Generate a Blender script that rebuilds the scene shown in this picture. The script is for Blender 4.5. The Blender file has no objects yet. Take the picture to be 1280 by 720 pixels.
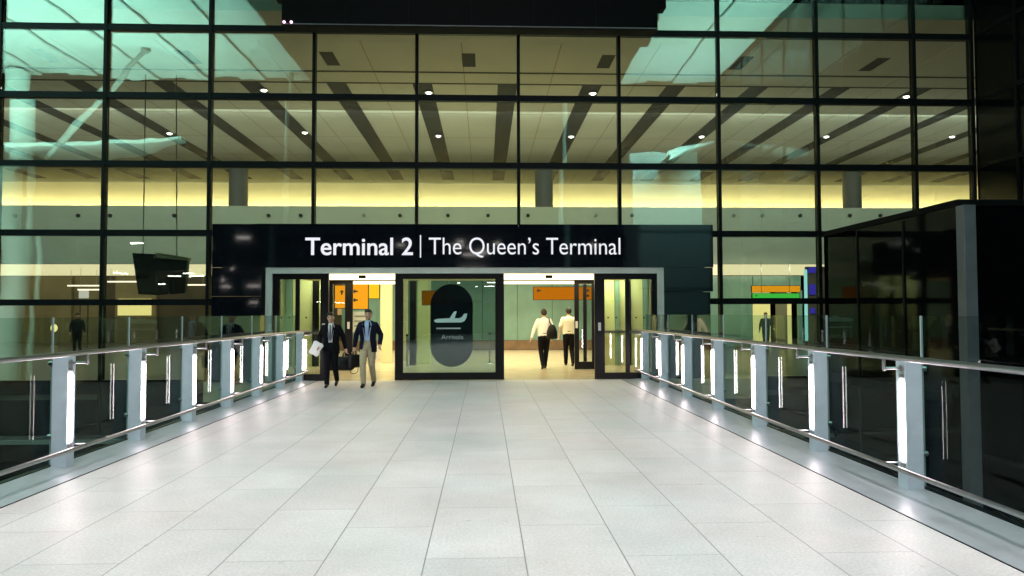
import bpy, bmesh, math, random
from mathutils import Vector, Matrix
random.seed(7)
PI = math.pi
sc = bpy.context.scene
COL = sc.collection

# ------------------------------------------------------------------ camera
F, PSI, TH, RO, H = 900.0, math.radians(2.16), math.radians(2.04), math.radians(0.14), 1.65
cd = bpy.data.cameras.new('camera')
cam = bpy.data.objects.new('camera', cd)
COL.objects.link(cam)
cd.sensor_width = 36.0
cd.lens = 36.0 * F / 1280.0
cd.clip_start = 0.05
cd.clip_end = 3000
cam.matrix_world = (Matrix.Translation((0, 0, H)) @ Matrix.Rotation(-PSI, 4, 'Z')
                    @ Matrix.Rotation(PI / 2 + TH, 4, 'X') @ Matrix.Rotation(-RO, 4, 'Z'))
sc.camera = cam

def ray(px, py):
    """direction (x/y, z/y) seen at a photograph pixel: survey of the place"""
    x, y = px - 640.0, 360.0 - py
    c, s = math.cos(RO), math.sin(RO)
    x, y = c * x + s * y, -s * x + c * y
    d = (x / F, 1.0, y / F)
    d = (d[0], math.cos(TH) * d[1] - math.sin(TH) * d[2], math.sin(TH) * d[1] + math.cos(TH) * d[2])
    d = (math.cos(PSI) * d[0] + math.sin(PSI) * d[1], -math.sin(PSI) * d[0] + math.cos(PSI) * d[1], d[2])
    return d[0] / d[1], d[2] / d[1]
def RX(px, Y, py=392): return ray(px, py)[0] * Y
def RZ(py, Y, px=606): return H + ray(px, py)[1] * Y

# ------------------------------------------------------------------ materials
def new_mat(name):
    m = bpy.data.materials.new(name)
    m.use_nodes = True
    nt = m.node_tree
    for n in list(nt.nodes): nt.nodes.remove(n)
    out = nt.nodes.new('ShaderNodeOutputMaterial')
    return m, nt, out

def pbr(name, col, rough=0.5, metal=0.0, var=0.06, scale=4.0, bump=0.0, bscale=60.0, coat=0.0, spec=0.5, rvar=0.08):
    m, nt, out = new_mat(name)
    L = nt.links.new
    p = nt.nodes.new('ShaderNodeBsdfPrincipled')
    tc = nt.nodes.new('ShaderNodeTexCoord')
    nz = nt.nodes.new('ShaderNodeTexNoise')
    nz.inputs['Scale'].default_value = scale
    nz.inputs['Detail'].default_value = 5
    L(tc.outputs['Object'], nz.inputs['Vector'])
    r = nt.nodes.new('ShaderNodeValToRGB')
    r.color_ramp.elements[0].position = 0.3
    r.color_ramp.elements[1].position = 0.7
    r.color_ramp.elements[0].color = [max(0, c * (1 - var)) for c in col] + [1]
    r.color_ramp.elements[1].color = [min(1, c * (1 + var)) for c in col] + [1]
    L(nz.outputs['Fac'], r.inputs['Fac'])
    L(r.outputs['Color'], p.inputs['Base Color'])
    mr = nt.nodes.new('ShaderNodeMapRange')
    mr.inputs['To Min'].default_value = max(0.01, rough - rvar * rough * 2)
    mr.inputs['To Max'].default_value = min(1, rough + rvar * rough * 2)
    L(nz.outputs['Fac'], mr.inputs['Value'])
    L(mr.outputs['Result'], p.inputs['Roughness'])
    p.inputs['Metallic'].default_value = metal
    p.inputs['Specular IOR Level'].default_value = spec
    p.inputs['Coat Weight'].default_value = coat
    p.inputs['Coat Roughness'].default_value = 0.03
    if bump:
        n2 = nt.nodes.new('ShaderNodeTexNoise')
        n2.inputs['Scale'].default_value = bscale
        n2.inputs['Detail'].default_value = 4
        L(tc.outputs['Object'], n2.inputs['Vector'])
        b = nt.nodes.new('ShaderNodeBump')
        b.inputs['Strength'].default_value = bump
        b.inputs['Distance'].default_value = 0.01
        L(n2.outputs['Fac'], b.inputs['Height'])
        L(b.outputs['Normal'], p.inputs['Normal'])
    L(p.outputs['BSDF'], out.inputs['Surface'])
    return m

def emit(name, col, strength):
    m, nt, out = new_mat(name)
    e = nt.nodes.new('ShaderNodeEmission')
    e.inputs['Color'].default_value = list(col) + [1]
    e.inputs['Strength'].default_value = strength
    nt.links.new(e.outputs[0], out.inputs['Surface'])
    return m

def glass(name, tint, refl, rough=0.0, wave=0.0, power=4.0):
    """thin architectural pane: tinted transmission and a coated mirror reflection that grows at grazing angles"""
    m, nt, out = new_mat(name)
    L = nt.links.new
    t = nt.nodes.new('ShaderNodeBsdfTransparent')
    t.inputs['Color'].default_value = list(tint) + [1]
    g = nt.nodes.new('ShaderNodeBsdfGlossy')
    g.inputs['Roughness'].default_value = rough
    g.inputs['Color'].default_value = (0.93, 1.0, 0.97, 1)
    fr = nt.nodes.new('ShaderNodeLayerWeight')
    fr.inputs['Blend'].default_value = 0.5
    pw = nt.nodes.new('ShaderNodeMath'); pw.operation = 'POWER'; pw.inputs[1].default_value = power
    L(fr.outputs['Facing'], pw.inputs[0])
    mr = nt.nodes.new('ShaderNodeMapRange')
    mr.inputs['To Min'].default_value = refl
    mr.inputs['To Max'].default_value = 0.9
    L(pw.outputs[0], mr.inputs['Value'])
    mx = nt.nodes.new('ShaderNodeMixShader')
    L(mr.outputs['Result'], mx.inputs['Fac'])
    L(t.outputs[0], mx.inputs[1]); L(g.outputs[0], mx.inputs[2])
    if wave:
        tc = nt.nodes.new('ShaderNodeTexCoord')
        nz = nt.nodes.new('ShaderNodeTexNoise'); nz.inputs['Scale'].default_value = 0.55
        L(tc.outputs['Object'], nz.inputs['Vector'])
        b = nt.nodes.new('ShaderNodeBump'); b.inputs['Strength'].default_value = wave; b.inputs['Distance'].default_value = 0.02
        L(nz.outputs['Fac'], b.inputs['Height']); L(b.outputs['Normal'], g.inputs['Normal'])
    L(mx.outputs[0], out.inputs['Surface'])
    return m

def stone_mat():
    m, nt, out = new_mat('pale_stone_paving')
    L = nt.links.new
    p = nt.nodes.new('ShaderNodeBsdfPrincipled')
    tc = nt.nodes.new('ShaderNodeTexCoord')
    mp = nt.nodes.new('ShaderNodeMapping')
    # brick rows run along the walkway: texture X = world Y
    sx = nt.nodes.new('ShaderNodeSeparateXYZ'); cb = nt.nodes.new('ShaderNodeCombineXYZ')
    L(tc.outputs['Object'], sx.inputs[0])
    L(sx.outputs['Y'], cb.inputs['X']); L(sx.outputs['X'], cb.inputs['Y'])
    L(cb.outputs[0], mp.inputs['Vector'])
    mp.inputs['Location'].default_value = (0.15, 0.673 * 20 - 0.27, 0)
    br = nt.nodes.new('ShaderNodeTexBrick')
    br.offset = 0.42; br.offset_frequency = 2; br.squash = 1.0
    br.inputs['Scale'].default_value = 1.0
    br.inputs['Brick Width'].default_value = 1.27
    br.inputs['Row Height'].default_value = 0.673
    br.inputs['Mortar Size'].default_value = 0.0055
    br.inputs['Mortar Smooth'].default_value = 0.2
    br.inputs['Bias'].default_value = 0.0
    br.inputs['Color1'].default_value = (0.515, 0.483, 0.478, 1)
    br.inputs['Color2'].default_value = (0.565, 0.53, 0.522, 1)
    br.inputs['Mortar'].default_value = (0.34, 0.325, 0.315, 1)
    L(mp.outputs[0], br.inputs['Vector'])
    # speckle, broad wear, dark marks
    sp = nt.nodes.new('ShaderNodeTexNoise'); sp.inputs['Scale'].default_value = 48; sp.inputs['Detail'].default_value = 6
    L(tc.outputs['Object'], sp.inputs['Vector'])
    spr = nt.nodes.new('ShaderNodeMapRange'); spr.inputs['From Min'].default_value = 0.3; spr.inputs['From Max'].default_value = 0.7
    spr.inputs['To Min'].default_value = 0.84; spr.inputs['To Max'].default_value = 1.12
    L(sp.outputs['Fac'], spr.inputs['Value'])
    wn = nt.nodes.new('ShaderNodeTexNoise'); wn.inputs['Scale'].default_value = 0.9; wn.inputs['Detail'].default_value = 7; wn.inputs['Roughness'].default_value = 0.65
    L(tc.outputs['Object'], wn.inputs['Vector'])
    wr = nt.nodes.new('ShaderNodeMapRange'); wr.inputs['From Min'].default_value = 0.3; wr.inputs['From Max'].default_value = 0.7
    wr.inputs['To Min'].default_value = 0.80; wr.inputs['To Max'].default_value = 1.06
    L(wn.outputs['Fac'], wr.inputs['Value'])
    mu = nt.nodes.new('ShaderNodeMath'); mu.operation = 'MULTIPLY'
    L(spr.outputs[0], mu.inputs[0]); L(wr.outputs[0], mu.inputs[1])
    sn = nt.nodes.new('ShaderNodeTexNoise'); sn.inputs['Scale'].default_value = 2.7; sn.inputs['Detail'].default_value = 8; sn.inputs['Roughness'].default_value = 0.75
    L(tc.outputs['Object'], sn.inputs['Vector'])
    sr = nt.nodes.new('ShaderNodeMapRange'); sr.inputs['From Min'].default_value = 0.64; sr.inputs['From Max'].default_value = 0.69
    sr.inputs['To Min'].default_value = 1.0; sr.inputs['To Max'].default_value = 0.62
    L(sn.outputs['Fac'], sr.inputs['Value'])
    mu2 = nt.nodes.new('ShaderNodeMath'); mu2.operation = 'MULTIPLY'
    L(mu.outputs[0], mu2.inputs[0]); L(sr.outputs[0], mu2.inputs[1])
    vm = nt.nodes.new('ShaderNodeVectorMath'); vm.operation = 'SCALE'
    L(br.outputs['Color'], vm.inputs[0]); L(mu2.outputs[0], vm.inputs['Scale'])
    # the long joints running toward the entrance are wider and dirtier
    def mth(op, a, b=None):
        n_ = nt.nodes.new('ShaderNodeMath'); n_.operation = op
        for i_, q_ in enumerate((a, b)):
            if q_ is None: continue
            if isinstance(q_, (int, float)): n_.inputs[i_].default_value = q_
            else: L(q_, n_.inputs[i_])
        return n_.outputs[0]
    fr_ = mth('FRACT', mth('DIVIDE', mth('ADD', sx.outputs['X'], 0.673 * 20 - 0.27 + 0.3365), 0.673))
    ln = mth('LESS_THAN', mth('ABSOLUTE', mth('SUBTRACT', fr_, 0.5)), 0.0048)
    jf = mth('SUBTRACT', 1.0, mth('MULTIPLY', ln, mth('MULTIPLY', wn.outputs['Fac'], 0.8)))
    vm2 = nt.nodes.new('ShaderNodeVectorMath'); vm2.operation = 'SCALE'
    L(vm.outputs[0], vm2.inputs[0]); L(jf, vm2.inputs['Scale'])
    # faint warm and cool drift between slabs
    tn = nt.nodes.new('ShaderNodeTexNoise'); tn.inputs['Scale'].default_value = 0.6; tn.inputs['Detail'].default_value = 3
    L(tc.outputs['Object'], tn.inputs['Vector'])
    tr_ = nt.nodes.new('ShaderNodeValToRGB')
    tr_.color_ramp.elements[0].position = 0.35; tr_.color_ramp.elements[0].color = (0.95, 1.0, 1.0, 1)
    tr_.color_ramp.elements[1].position = 0.65; tr_.color_ramp.elements[1].color = (1.0, 0.965, 0.97, 1)
    L(tn.outputs['Fac'], tr_.inputs['Fac'])
    vm3 = nt.nodes.new('ShaderNodeVectorMath'); vm3.operation = 'MULTIPLY'
    L(vm2.outputs[0], vm3.inputs[0]); L(tr_.outputs['Color'], vm3.inputs[1])
    L(vm3.outputs[0], p.inputs['Base Color'])
    rr = nt.nodes.new('ShaderNodeMapRange'); rr.inputs['To Min'].default_value = 0.34; rr.inputs['To Max'].default_value = 0.56
    L(wn.outputs['Fac'], rr.inputs['Value']); L(rr.outputs[0], p.inputs['Roughness'])
    b = nt.nodes.new('ShaderNodeBump'); b.inputs['Strength'].default_value = 0.35; b.inputs['Distance'].default_value = 0.004
    ad = nt.nodes.new('ShaderNodeMath'); ad.operation = 'MULTIPLY_ADD'; ad.inputs[1].default_value = -3.0
    L(br.outputs['Fac'], ad.inputs[0]); L(sp.outputs['Fac'], ad.inputs[2])
    L(ad.outputs[0], b.inputs['Height']); L(b.outputs[0], p.inputs['Normal'])
    L(p.outputs[0], out.inputs['Surface'])
    return m

def film(m, a):
    m.node_tree.nodes['Principled BSDF'].inputs['Alpha'].default_value = a; return m
M = dict(
    stone=stone_mat(),
    side_floor=pbr('dark_hall_floor', (0.07, 0.065, 0.055), 0.3, var=0.15, scale=2.0),
    hall_floor=pbr('pale_terrazzo', (0.52, 0.44, 0.29), 0.22, var=0.08, scale=2.0, bump=0.02),
    asphalt=pbr('asphalt', (0.03, 0.03, 0.031), 0.85, var=0.25, scale=1.2, bump=0.3),
    concrete=pbr('concrete', (0.25, 0.25, 0.24), 0.7, var=0.12, scale=1.4, bump=0.1),
    dark_concrete=pbr('dark_concrete', (0.06, 0.06, 0.062), 0.8, var=0.2, scale=0.8),
    steel=pbr('brushed_steel', (0.40, 0.40, 0.41), 0.30, metal=1.0, var=0.08, scale=30),
    channel=pbr('anodised_channel', (0.36, 0.39, 0.42), 0.34, metal=0.35, var=0.10, scale=5),
    post=pbr('pale_blue_grey_paint', (0.56, 0.66, 0.74), 0.38, var=0.05, scale=9),
    post_side=pbr('post_diffuser_frame', (0.55, 0.60, 0.64), 0.35, var=0.04),
    led=emit('white_led_diffuser', (1.0, 0.82, 0.84), 34.0),
    black=pbr('black_anodised_frame', (0.004, 0.004, 0.005), 0.38, var=0.2, scale=12, spec=0.25),
    mull=pbr('dark_grey_mullion', (0.007, 0.008, 0.010), 0.45, var=0.2, scale=9, spec=0.10),
    panel=pbr('black_glass_panel', (0.004, 0.006, 0.010), 0.05, var=0.2, scale=3, spec=0.5, coat=0.15, rvar=0.02),
    linkglass=pbr('black_link_glass', (0.003, 0.003, 0.004), 0.06, var=0.2, scale=3, spec=0.16, rvar=0.02),
    matte=pbr('matte_black_cladding', (0.004, 0.004, 0.005), 0.75, var=0.3, scale=3, spec=0.15),
    trim=pbr('pale_trim', (0.62, 0.62, 0.60), 0.45, var=0.05),
    fglass=glass('facade_glass', (0.90, 0.95, 0.91), 0.12, rough=0.012, wave=0.24),
    bglass=glass('balustrade_glass', (0.80, 0.87, 0.85), 0.010, power=6.0),
    sglass=glass('dark_screen_glass', (0.52, 0.62, 0.64), 0.13),
    dglass=glass('door_glass', (0.94, 0.96, 0.94), 0.055),
    wglass=pbr('dark_wing_glass', (0.005, 0.006, 0.007), 0.09, var=0.2, scale=2, spec=0.15, rvar=0.02),
    ceil=pbr('beige_ceiling_panel', (0.44, 0.45, 0.38), 0.7, var=0.08, scale=0.5),
    slot=pbr('dark_ceiling_slot', (0.015, 0.016, 0.017), 0.7, var=0.3, scale=3),
    fascia=pbr('grey_green_fascia', (0.42, 0.48, 0.39), 0.65, var=0.05, scale=0.7),
    wall=pbr('cream_wall', (0.75, 0.68, 0.42), 0.7, var=0.03, scale=0.6),
    colgrey=pbr('grey_steel_column', (0.22, 0.21, 0.24), 0.4, var=0.1, metal=0.3),
    column=pbr('grey_column', (0.24, 0.25, 0.23), 0.6, var=0.06),
    green=pbr('green_back_painted_glass', (0.22, 0.36, 0.29), 0.18, var=0.14, scale=0.8),
    brown=pbr('brown_skirting', (0.22, 0.13, 0.07), 0.5, var=0.2),
    paleyellow=pbr('pale_yellow_green_panel', (0.66, 0.70, 0.36), 0.45, var=0.05, scale=1.2),
    tan=pbr('tan_wall', (0.21, 0.19, 0.12), 0.6, var=0.2, scale=0.6),
    darktan=pbr('dark_brown_wall', (0.07, 0.06, 0.045), 0.6, var=0.3, scale=0.6),
    warm=emit('warm_strip_light', (1.0, 0.88, 0.55), 2.6),
    warmdim=emit('warm_niche_glow', (1.0, 0.84, 0.30), 1.15),  # glow put into the colour of doorway and shop panels
    cove=emit('cove_luminous_band', (1.0, 0.86, 0.50), 1.15),
    spot=emit('spot_lens', (1.0, 0.95, 0.85), 14.0),
    pink=emit('pink_pilot_lamp', (1.0, 0.55, 0.75), 4.0),
    orange=emit('orange_lit_sign', (1.0, 0.38, 0.015), 1.05),
    orangedim=emit('dim_orange_lit_sign', (1.0, 0.30, 0.01), 0.50),
    yellow=emit('yellow_lit_sign', (1.0, 0.62, 0.02), 1.0),
    greensign=emit('green_lit_sign', (0.10, 0.85, 0.10), 0.75),
    ink=pbr('sign_ink', (0.02, 0.018, 0.012), 0.6),
    cyanlight=emit('cyan_light_edge', (0.45, 1.0, 0.95), 0.9),
    blue=emit('blue_screen', (0.10, 0.08, 0.9), 0.45),
    letter=emit('white_lit_lettering', (0.93, 0.94, 1.0), 0.95),
    sticker=film(pbr('dark_navy_film', (0.035, 0.040, 0.062), 0.3, var=0.2), 0.88),
    icon=pbr('pale_cyan_film', (0.45, 0.64, 0.62), 0.5, var=0.03),
    icondim=pbr('grey_film_lettering', (0.36, 0.40, 0.42), 0.5, var=0.03),
    soffit=pbr('white_canopy_fabric', (0.80, 0.82, 0.80), 0.8, var=0.06, scale=0.25),
    tower=pbr('white_tower_cladding', (0.62, 0.70, 0.68), 0.6, var=0.06),
    skin=pbr('skin', (0.60, 0.36, 0.25), 0.5, var=0.06, scale=20),
    hair=pbr('black_hair', (0.010, 0.008, 0.007), 0.5, var=0.3, scale=60, bump=0.6, bscale=160),
    hairbrown=pbr('dark_brown_hair', (0.030, 0.018, 0.010), 0.5, var=0.3, scale=60, bump=0.6, bscale=160),
    suit=pbr('black_suit_cloth', (0.004, 0.0045, 0.007), 0.85, spec=0.15, var=0.2, scale=30, bump=0.2, bscale=25),
    navy=pbr('navy_blazer_cloth', (0.005, 0.007, 0.020), 0.85, spec=0.15, var=0.2, scale=30, bump=0.2, bscale=25),
    khaki=pbr('khaki_cotton', (0.38, 0.32, 0.20), 0.8, var=0.08, scale=20, bump=0.3, bscale=22),
    white=pbr('white_cotton', (0.75, 0.75, 0.76), 0.7, var=0.03, scale=20, bump=0.3, bscale=20),
    cream=pbr('cream_shirt_cotton', (0.84, 0.82, 0.76), 0.7, var=0.04, scale=20, bump=0.35, bscale=18),
    beige=pbr('beige_shirt_cotton', (0.76, 0.68, 0.54), 0.7, var=0.04, scale=20, bump=0.35, bscale=18),
    ltblue=pbr('light_blue_cotton', (0.36, 0.50, 0.72), 0.7, var=0.04, scale=20, bump=0.3, bscale=20),
    tie=pbr('blue_grey_tie', (0.10, 0.13, 0.20), 0.5, var=0.2, scale=60),
    leather=pbr('black_leather', (0.005, 0.005, 0.005), 0.45, spec=0.3, var=0.2, scale=20, bump=0.2),
    paper=pbr('white_paper', (0.85, 0.85, 0.85), 0.6, var=0.02),
    eye=pbr('dark_eye', (0.02, 0.015, 0.01), 0.2),
    lip=pbr('lip', (0.32, 0.12, 0.10), 0.5),
    screen=pbr('black_screen', (0.010, 0.012, 0.014), 0.12, var=0.2),
    silh=pbr('dark_coat', (0.018, 0.018, 0.020), 0.8, var=0.2),
    poster=emit('lit_shop_panel', (1.0, 0.62, 0.22), 0.55),
    pendant=emit('warm_pendant_line', (1.0, 0.80, 0.60), 2.2),
    board=emit('white_lit_board', (1.0, 0.95, 0.80), 0.7),
    tube=emit('white_tube_light', (1.0, 0.93, 0.85), 26.0),
    bulb=emit('warm_round_lamp', (1.0, 0.75, 0.30), 2.0),
)

def lerp_(a, b, t): return a + (b - a) * t
# ------------------------------------------------------------------ mesh helpers
class MB:
    def __init__(s): s.v = []; s.f = []
    def add(s, vs, fs):
        b = len(s.v); s.v += [tuple(v) for v in vs]; s.f += [tuple(b + i for i in f) for f in fs]; return s
    def box(s, x0, x1, y0, y1, z0, z1):
        if x0 > x1: x0, x1 = x1, x0
        if y0 > y1: y0, y1 = y1, y0
        if z0 > z1: z0, z1 = z1, z0
        return s.add([(x0, y0, z0), (x1, y0, z0), (x1, y1, z0), (x0, y1, z0), (x0, y0, z1), (x1, y0, z1), (x1, y1, z1), (x0, y1, z1)],
                     [(0, 3, 2, 1), (4, 5, 6, 7), (0, 1, 5, 4), (1, 2, 6, 5), (2, 3, 7, 6), (3, 0, 4, 7)])
    def frame(s, x0, x1, z0, z1, y0, y1, l, r, b, t):
        """rectangular frame in the XZ plane, butt-jointed"""
        s.box(x0, x0 + l, y0, y1, z0, z1); s.box(x1 - r, x1, y0, y1, z0, z1)
        s.box(x0 + l, x1 - r, y0, y1, z0, z0 + b); s.box(x0 + l, x1 - r, y0, y1, z1 - t, z1); return s
    def prism(s, poly, y0, y1):
        """XZ polygon extruded along Y"""
        n = len(poly)
        vs = [(x, y0, z) for x, z in poly] + [(x, y1, z) for x, z in poly]
        return s.add(vs, [tuple(range(n)), tuple(range(2 * n - 1, n - 1, -1))] + [(i, i + n, (i + 1) % n + n, (i + 1) % n) for i in range(n)])
    def tube(s, pts, rad, n=12, round_ends=True):
        pts = [Vector(p) for p in pts]
        if not isinstance(rad, (list, tuple)): rad = [rad] * len(pts)
        P, R = [], []
        d0 = (pts[1] - pts[0]).normalized(); d1 = (pts[-1] - pts[-2]).normalized()
        if round_ends:
            for a in (80, 50, 25): P.append(pts[0] - d0 * rad[0] * math.sin(math.radians(a))); R.append(rad[0] * math.cos(math.radians(a)))
        P += pts; R += rad
        if round_ends:
            for a in (25, 50, 80): P.append(pts[-1] + d1 * rad[-1] * math.sin(math.radians(a))); R.append(rad[-1] * math.cos(math.radians(a)))
        up = Vector((0, 0, 1)) if abs(d0.z) < 0.9 else Vector((1, 0, 0))
        u = d0.cross(up).normalized()
        vs, fs = [], []
        for i, p in enumerate(P):
            t = ((P[min(i + 1, len(P) - 1)] - P[max(i - 1, 0)])).normalized()
            u = (u - t * u.dot(t)).normalized(); w = t.cross(u)
            for k in range(n):
                a = 2 * PI * k / n
                vs.append(p + (u * math.cos(a) + w * math.sin(a)) * R[i])
        for i in range(len(P) - 1):
            for k in range(n):
                fs.append((i * n + k, i * n + (k + 1) % n, (i + 1) * n + (k + 1) % n, (i + 1) * n + k))
        fs.append(tuple(range(n - 1, -1, -1))); fs.append(tuple(range((len(P) - 1) * n, len(P) * n)))
        return s.add(vs, fs)
    def rings(s, rr, n=28, e=2.3, cap=True):
        """horizontal super-ellipse rings: (cx, cy, z, rx, ry)"""
        vs, fs = [], []
        for cx, cy, z, rx, ry in rr:
            for k in range(n):
                a = 2 * PI * k / n; c, q = math.cos(a), math.sin(a)
                vs.append((cx + rx * math.copysign(abs(c) ** (2 / e), c), cy + ry * math.copysign(abs(q) ** (2 / e), q), z))
        for i in range(len(rr) - 1):
            for k in range(n):
                fs.append((i * n + k, i * n + (k + 1) % n, (i + 1) * n + (k + 1) % n, (i + 1) * n + k))
        if cap: fs.append(tuple(range(n - 1, -1, -1))); fs.append(tuple(range((len(rr) - 1) * n, len(rr) * n)))
        return s.add(vs, fs)
    def ball(s, c, rx, ry, rz, nu=16, nv=10, keep=None):
        vs, fs = [], []
        for j in range(nv + 1):
            t = PI * j / nv
            for k in range(nu):
                a = 2 * PI * k / nu
                vs.append((c[0] + rx * math.sin(t) * math.cos(a), c[1] + ry * math.sin(t) * math.sin(a), c[2] + rz * math.cos(t)))
        for j in range(nv):
            for k in range(nu):
                f = (j * nu + k, (j + 1) * nu + k, (j + 1) * nu + (k + 1) % nu, j * nu + (k + 1) % nu)
                if keep is None or all(keep(vs[i]) for i in f): fs.append(f)
        return s.add(vs, fs)
    def build(s, name, mat, parent=None, smooth=False, bevel=0.0, remesh=0.0, thick=0.0, smooth_it=0, xf=None):
        me = bpy.data.meshes.new(name)
        v = s.v if xf is None else [tuple(xf @ Vector(p)) for p in s.v]
        me.from_pydata(v, [], s.f)
        bm = bmesh.new(); bm.from_mesh(me)
        bmesh.ops.remove_doubles(bm, verts=bm.verts, dist=1e-6)
        loose = [x for x in bm.verts if not x.link_faces]
        bmesh.ops.delete(bm, geom=loose, context='VERTS')
        bmesh.ops.recalc_face_normals(bm, faces=bm.faces)
        bm.to_mesh(me); bm.free()
        o = bpy.data.objects.new(name, me); COL.objects.link(o)
        me.materials.append(mat)
        if remesh or thick or smooth_it:
            if thick:
                q = o.modifiers.new('t', 'SOLIDIFY'); q.thickness = thick; q.offset = 0
            if remesh:
                q = o.modifiers.new('r', 'REMESH'); q.mode = 'VOXEL'; q.voxel_size = remesh
            if smooth_it:
                q = o.modifiers.new('s', 'SMOOTH'); q.iterations = smooth_it; q.factor = 0.5
            dg = bpy.context.evaluated_depsgraph_get()
            nm = bpy.data.meshes.new_from_object(o.evaluated_get(dg))
            o.modifiers.clear(); o.data = nm; nm.name = name
            if not nm.materials: nm.materials.append(mat)
            me = nm
        if bevel:
            q = o.modifiers.new('bevel', 'BEVEL'); q.width = bevel; q.segments = 2; q.limit_method = 'ANGLE'
        if smooth:
            for p in me.polygons: p.use_smooth = True
        if parent is not None: o.parent = parent
        return o

def tag(o, label=None, cat=None, group=None, kind=None):
    if label: o['label'] = label
    if cat: o['category'] = cat
    if group: o['group'] = group
    if kind: o['kind'] = kind
    return o
def thing(name, label, cat, loc=(0, 0, 0), rz=0.0, group=None):
    o = bpy.data.objects.new(name, None); COL.objects.link(o)
    o.empty_display_size = 0.2
    o.location = loc; o.rotation_euler = (0, 0, rz)
    bpy.context.view_layer.update()
    return tag(o, label, cat, group)
def kids(o): return [c for c in bpy.data.objects if c.parent == o]
def copy_tree(o, parent=None):
    ch = kids(o)
    c = o.copy(); COL.objects.link(c)
    if parent is not None: c.parent = parent
    for k in ch: copy_tree(k, c)
    return c

# building things are placed at their base; B() makes an MB whose coordinates are world, shifted to the parent's origin
def wb(mb, name, mat, parent, **kw):
    off = Matrix.Translation(-Vector(parent.location)) if parent is not None else None
    return mb.build(name, mat, parent, xf=off, **kw)

def text_mesh(s, name, mat, x0, x1, base_z, y, cap, parent, bold=0.0, depth=0.012):
    """lettering fitted between x0 and x1, cap height cap, standing in the XZ plane at y"""
    cu = bpy.data.curves.new(name, 'FONT'); cu.body = s; cu.size = 1.0; cu.offset = bold; cu.extrude = 0.0
    cu.resolution_u = 6
    t = bpy.data.objects.new(name, cu); COL.objects.link(t)
    dg = bpy.context.evaluated_depsgraph_get()
    me = bpy.data.meshes.new_from_object(t.evaluated_get(dg))
    bpy.data.objects.remove(t)
    xs = [v.co.x for v in me.vertices]; mx, mn = max(xs), min(xs)
    t2 = bpy.data.curves.new('x', 'FONT'); t2.body = 'T'; t2.size = 1.0
    o2 = bpy.data.objects.new('x', t2); COL.objects.link(o2)
    dg = bpy.context.evaluated_depsgraph_get()
    m2 = bpy.data.meshes.new_from_object(o2.evaluated_get(dg)); ch = max(v.co.y for v in m2.vertices)
    bpy.data.objects.remove(o2)
    off = Vector(parent.location) if parent is not None else Vector((0, 0, 0))
    sx, sz = (x1 - x0) / (mx - mn), cap / ch
    bm = bmesh.new(); bm.from_mesh(me)
    r = bmesh.ops.extrude_face_region(bm, geom=list(bm.faces))
    for v in r['geom']:
        if isinstance(v, bmesh.types.BMVert): v.co.z += 1.0
    for v in bm.verts:
        v.co = Vector((x0 + (v.co.x - mn) * sx - off.x, y - v.co.z * depth - off.y, base_z + v.co.y * sz - off.z))
    bmesh.ops.recalc_face_normals(bm, faces=bm.faces)
    m3 = bpy.data.meshes.new(name); bm.to_mesh(m3); bm.free()
    o = bpy.data.objects.new(name, m3); COL.objects.link(o); m3.materials.append(mat)
    if parent is not None: o.parent = parent
    return o

def lamp_area(name, loc, rot, sx, sy, power, col, spread=180):
    ld = bpy.data.lights.new(name, 'AREA'); ld.shape = 'RECTANGLE'; ld.size = sx; ld.size_y = sy
    ld.energy = power; ld.color = col; ld.spread = math.radians(spread)
    o = bpy.data.objects.new(name, ld); COL.objects.link(o); o.location = loc; o.rotation_euler = rot
    return o
DOWN, UP = (0, 0, 0), (PI, 0, 0)

# ------------------------------------------------------------------ the setting
YF = 18.7      # glass facade plane
YP = 18.0      # entrance portal plane
def ground():
    o = MB().box(-1500, 1500, -1500, 1500, -6.6, -6.0).build('ground', M['asphalt']); tag(o, kind='structure')
    o = MB().box(-4.62, 4.03, -24, YP - 0.004, -0.55, 0.0).build('walkway', M['stone']); tag(o, kind='structure')
    o = MB().box(-6.9, 6.9, YP, 46, -0.5, 0.0).build('floor', M['hall_floor']); tag(o, kind='structure')
    for a, b in ((-36, -6.902), (6.902, 36)):
        o = MB().box(a, b, YF - 0.02, 46, -0.5, -0.002).build('floor_side', M['side_floor']); tag(o, kind='structure')
ground()

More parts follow.
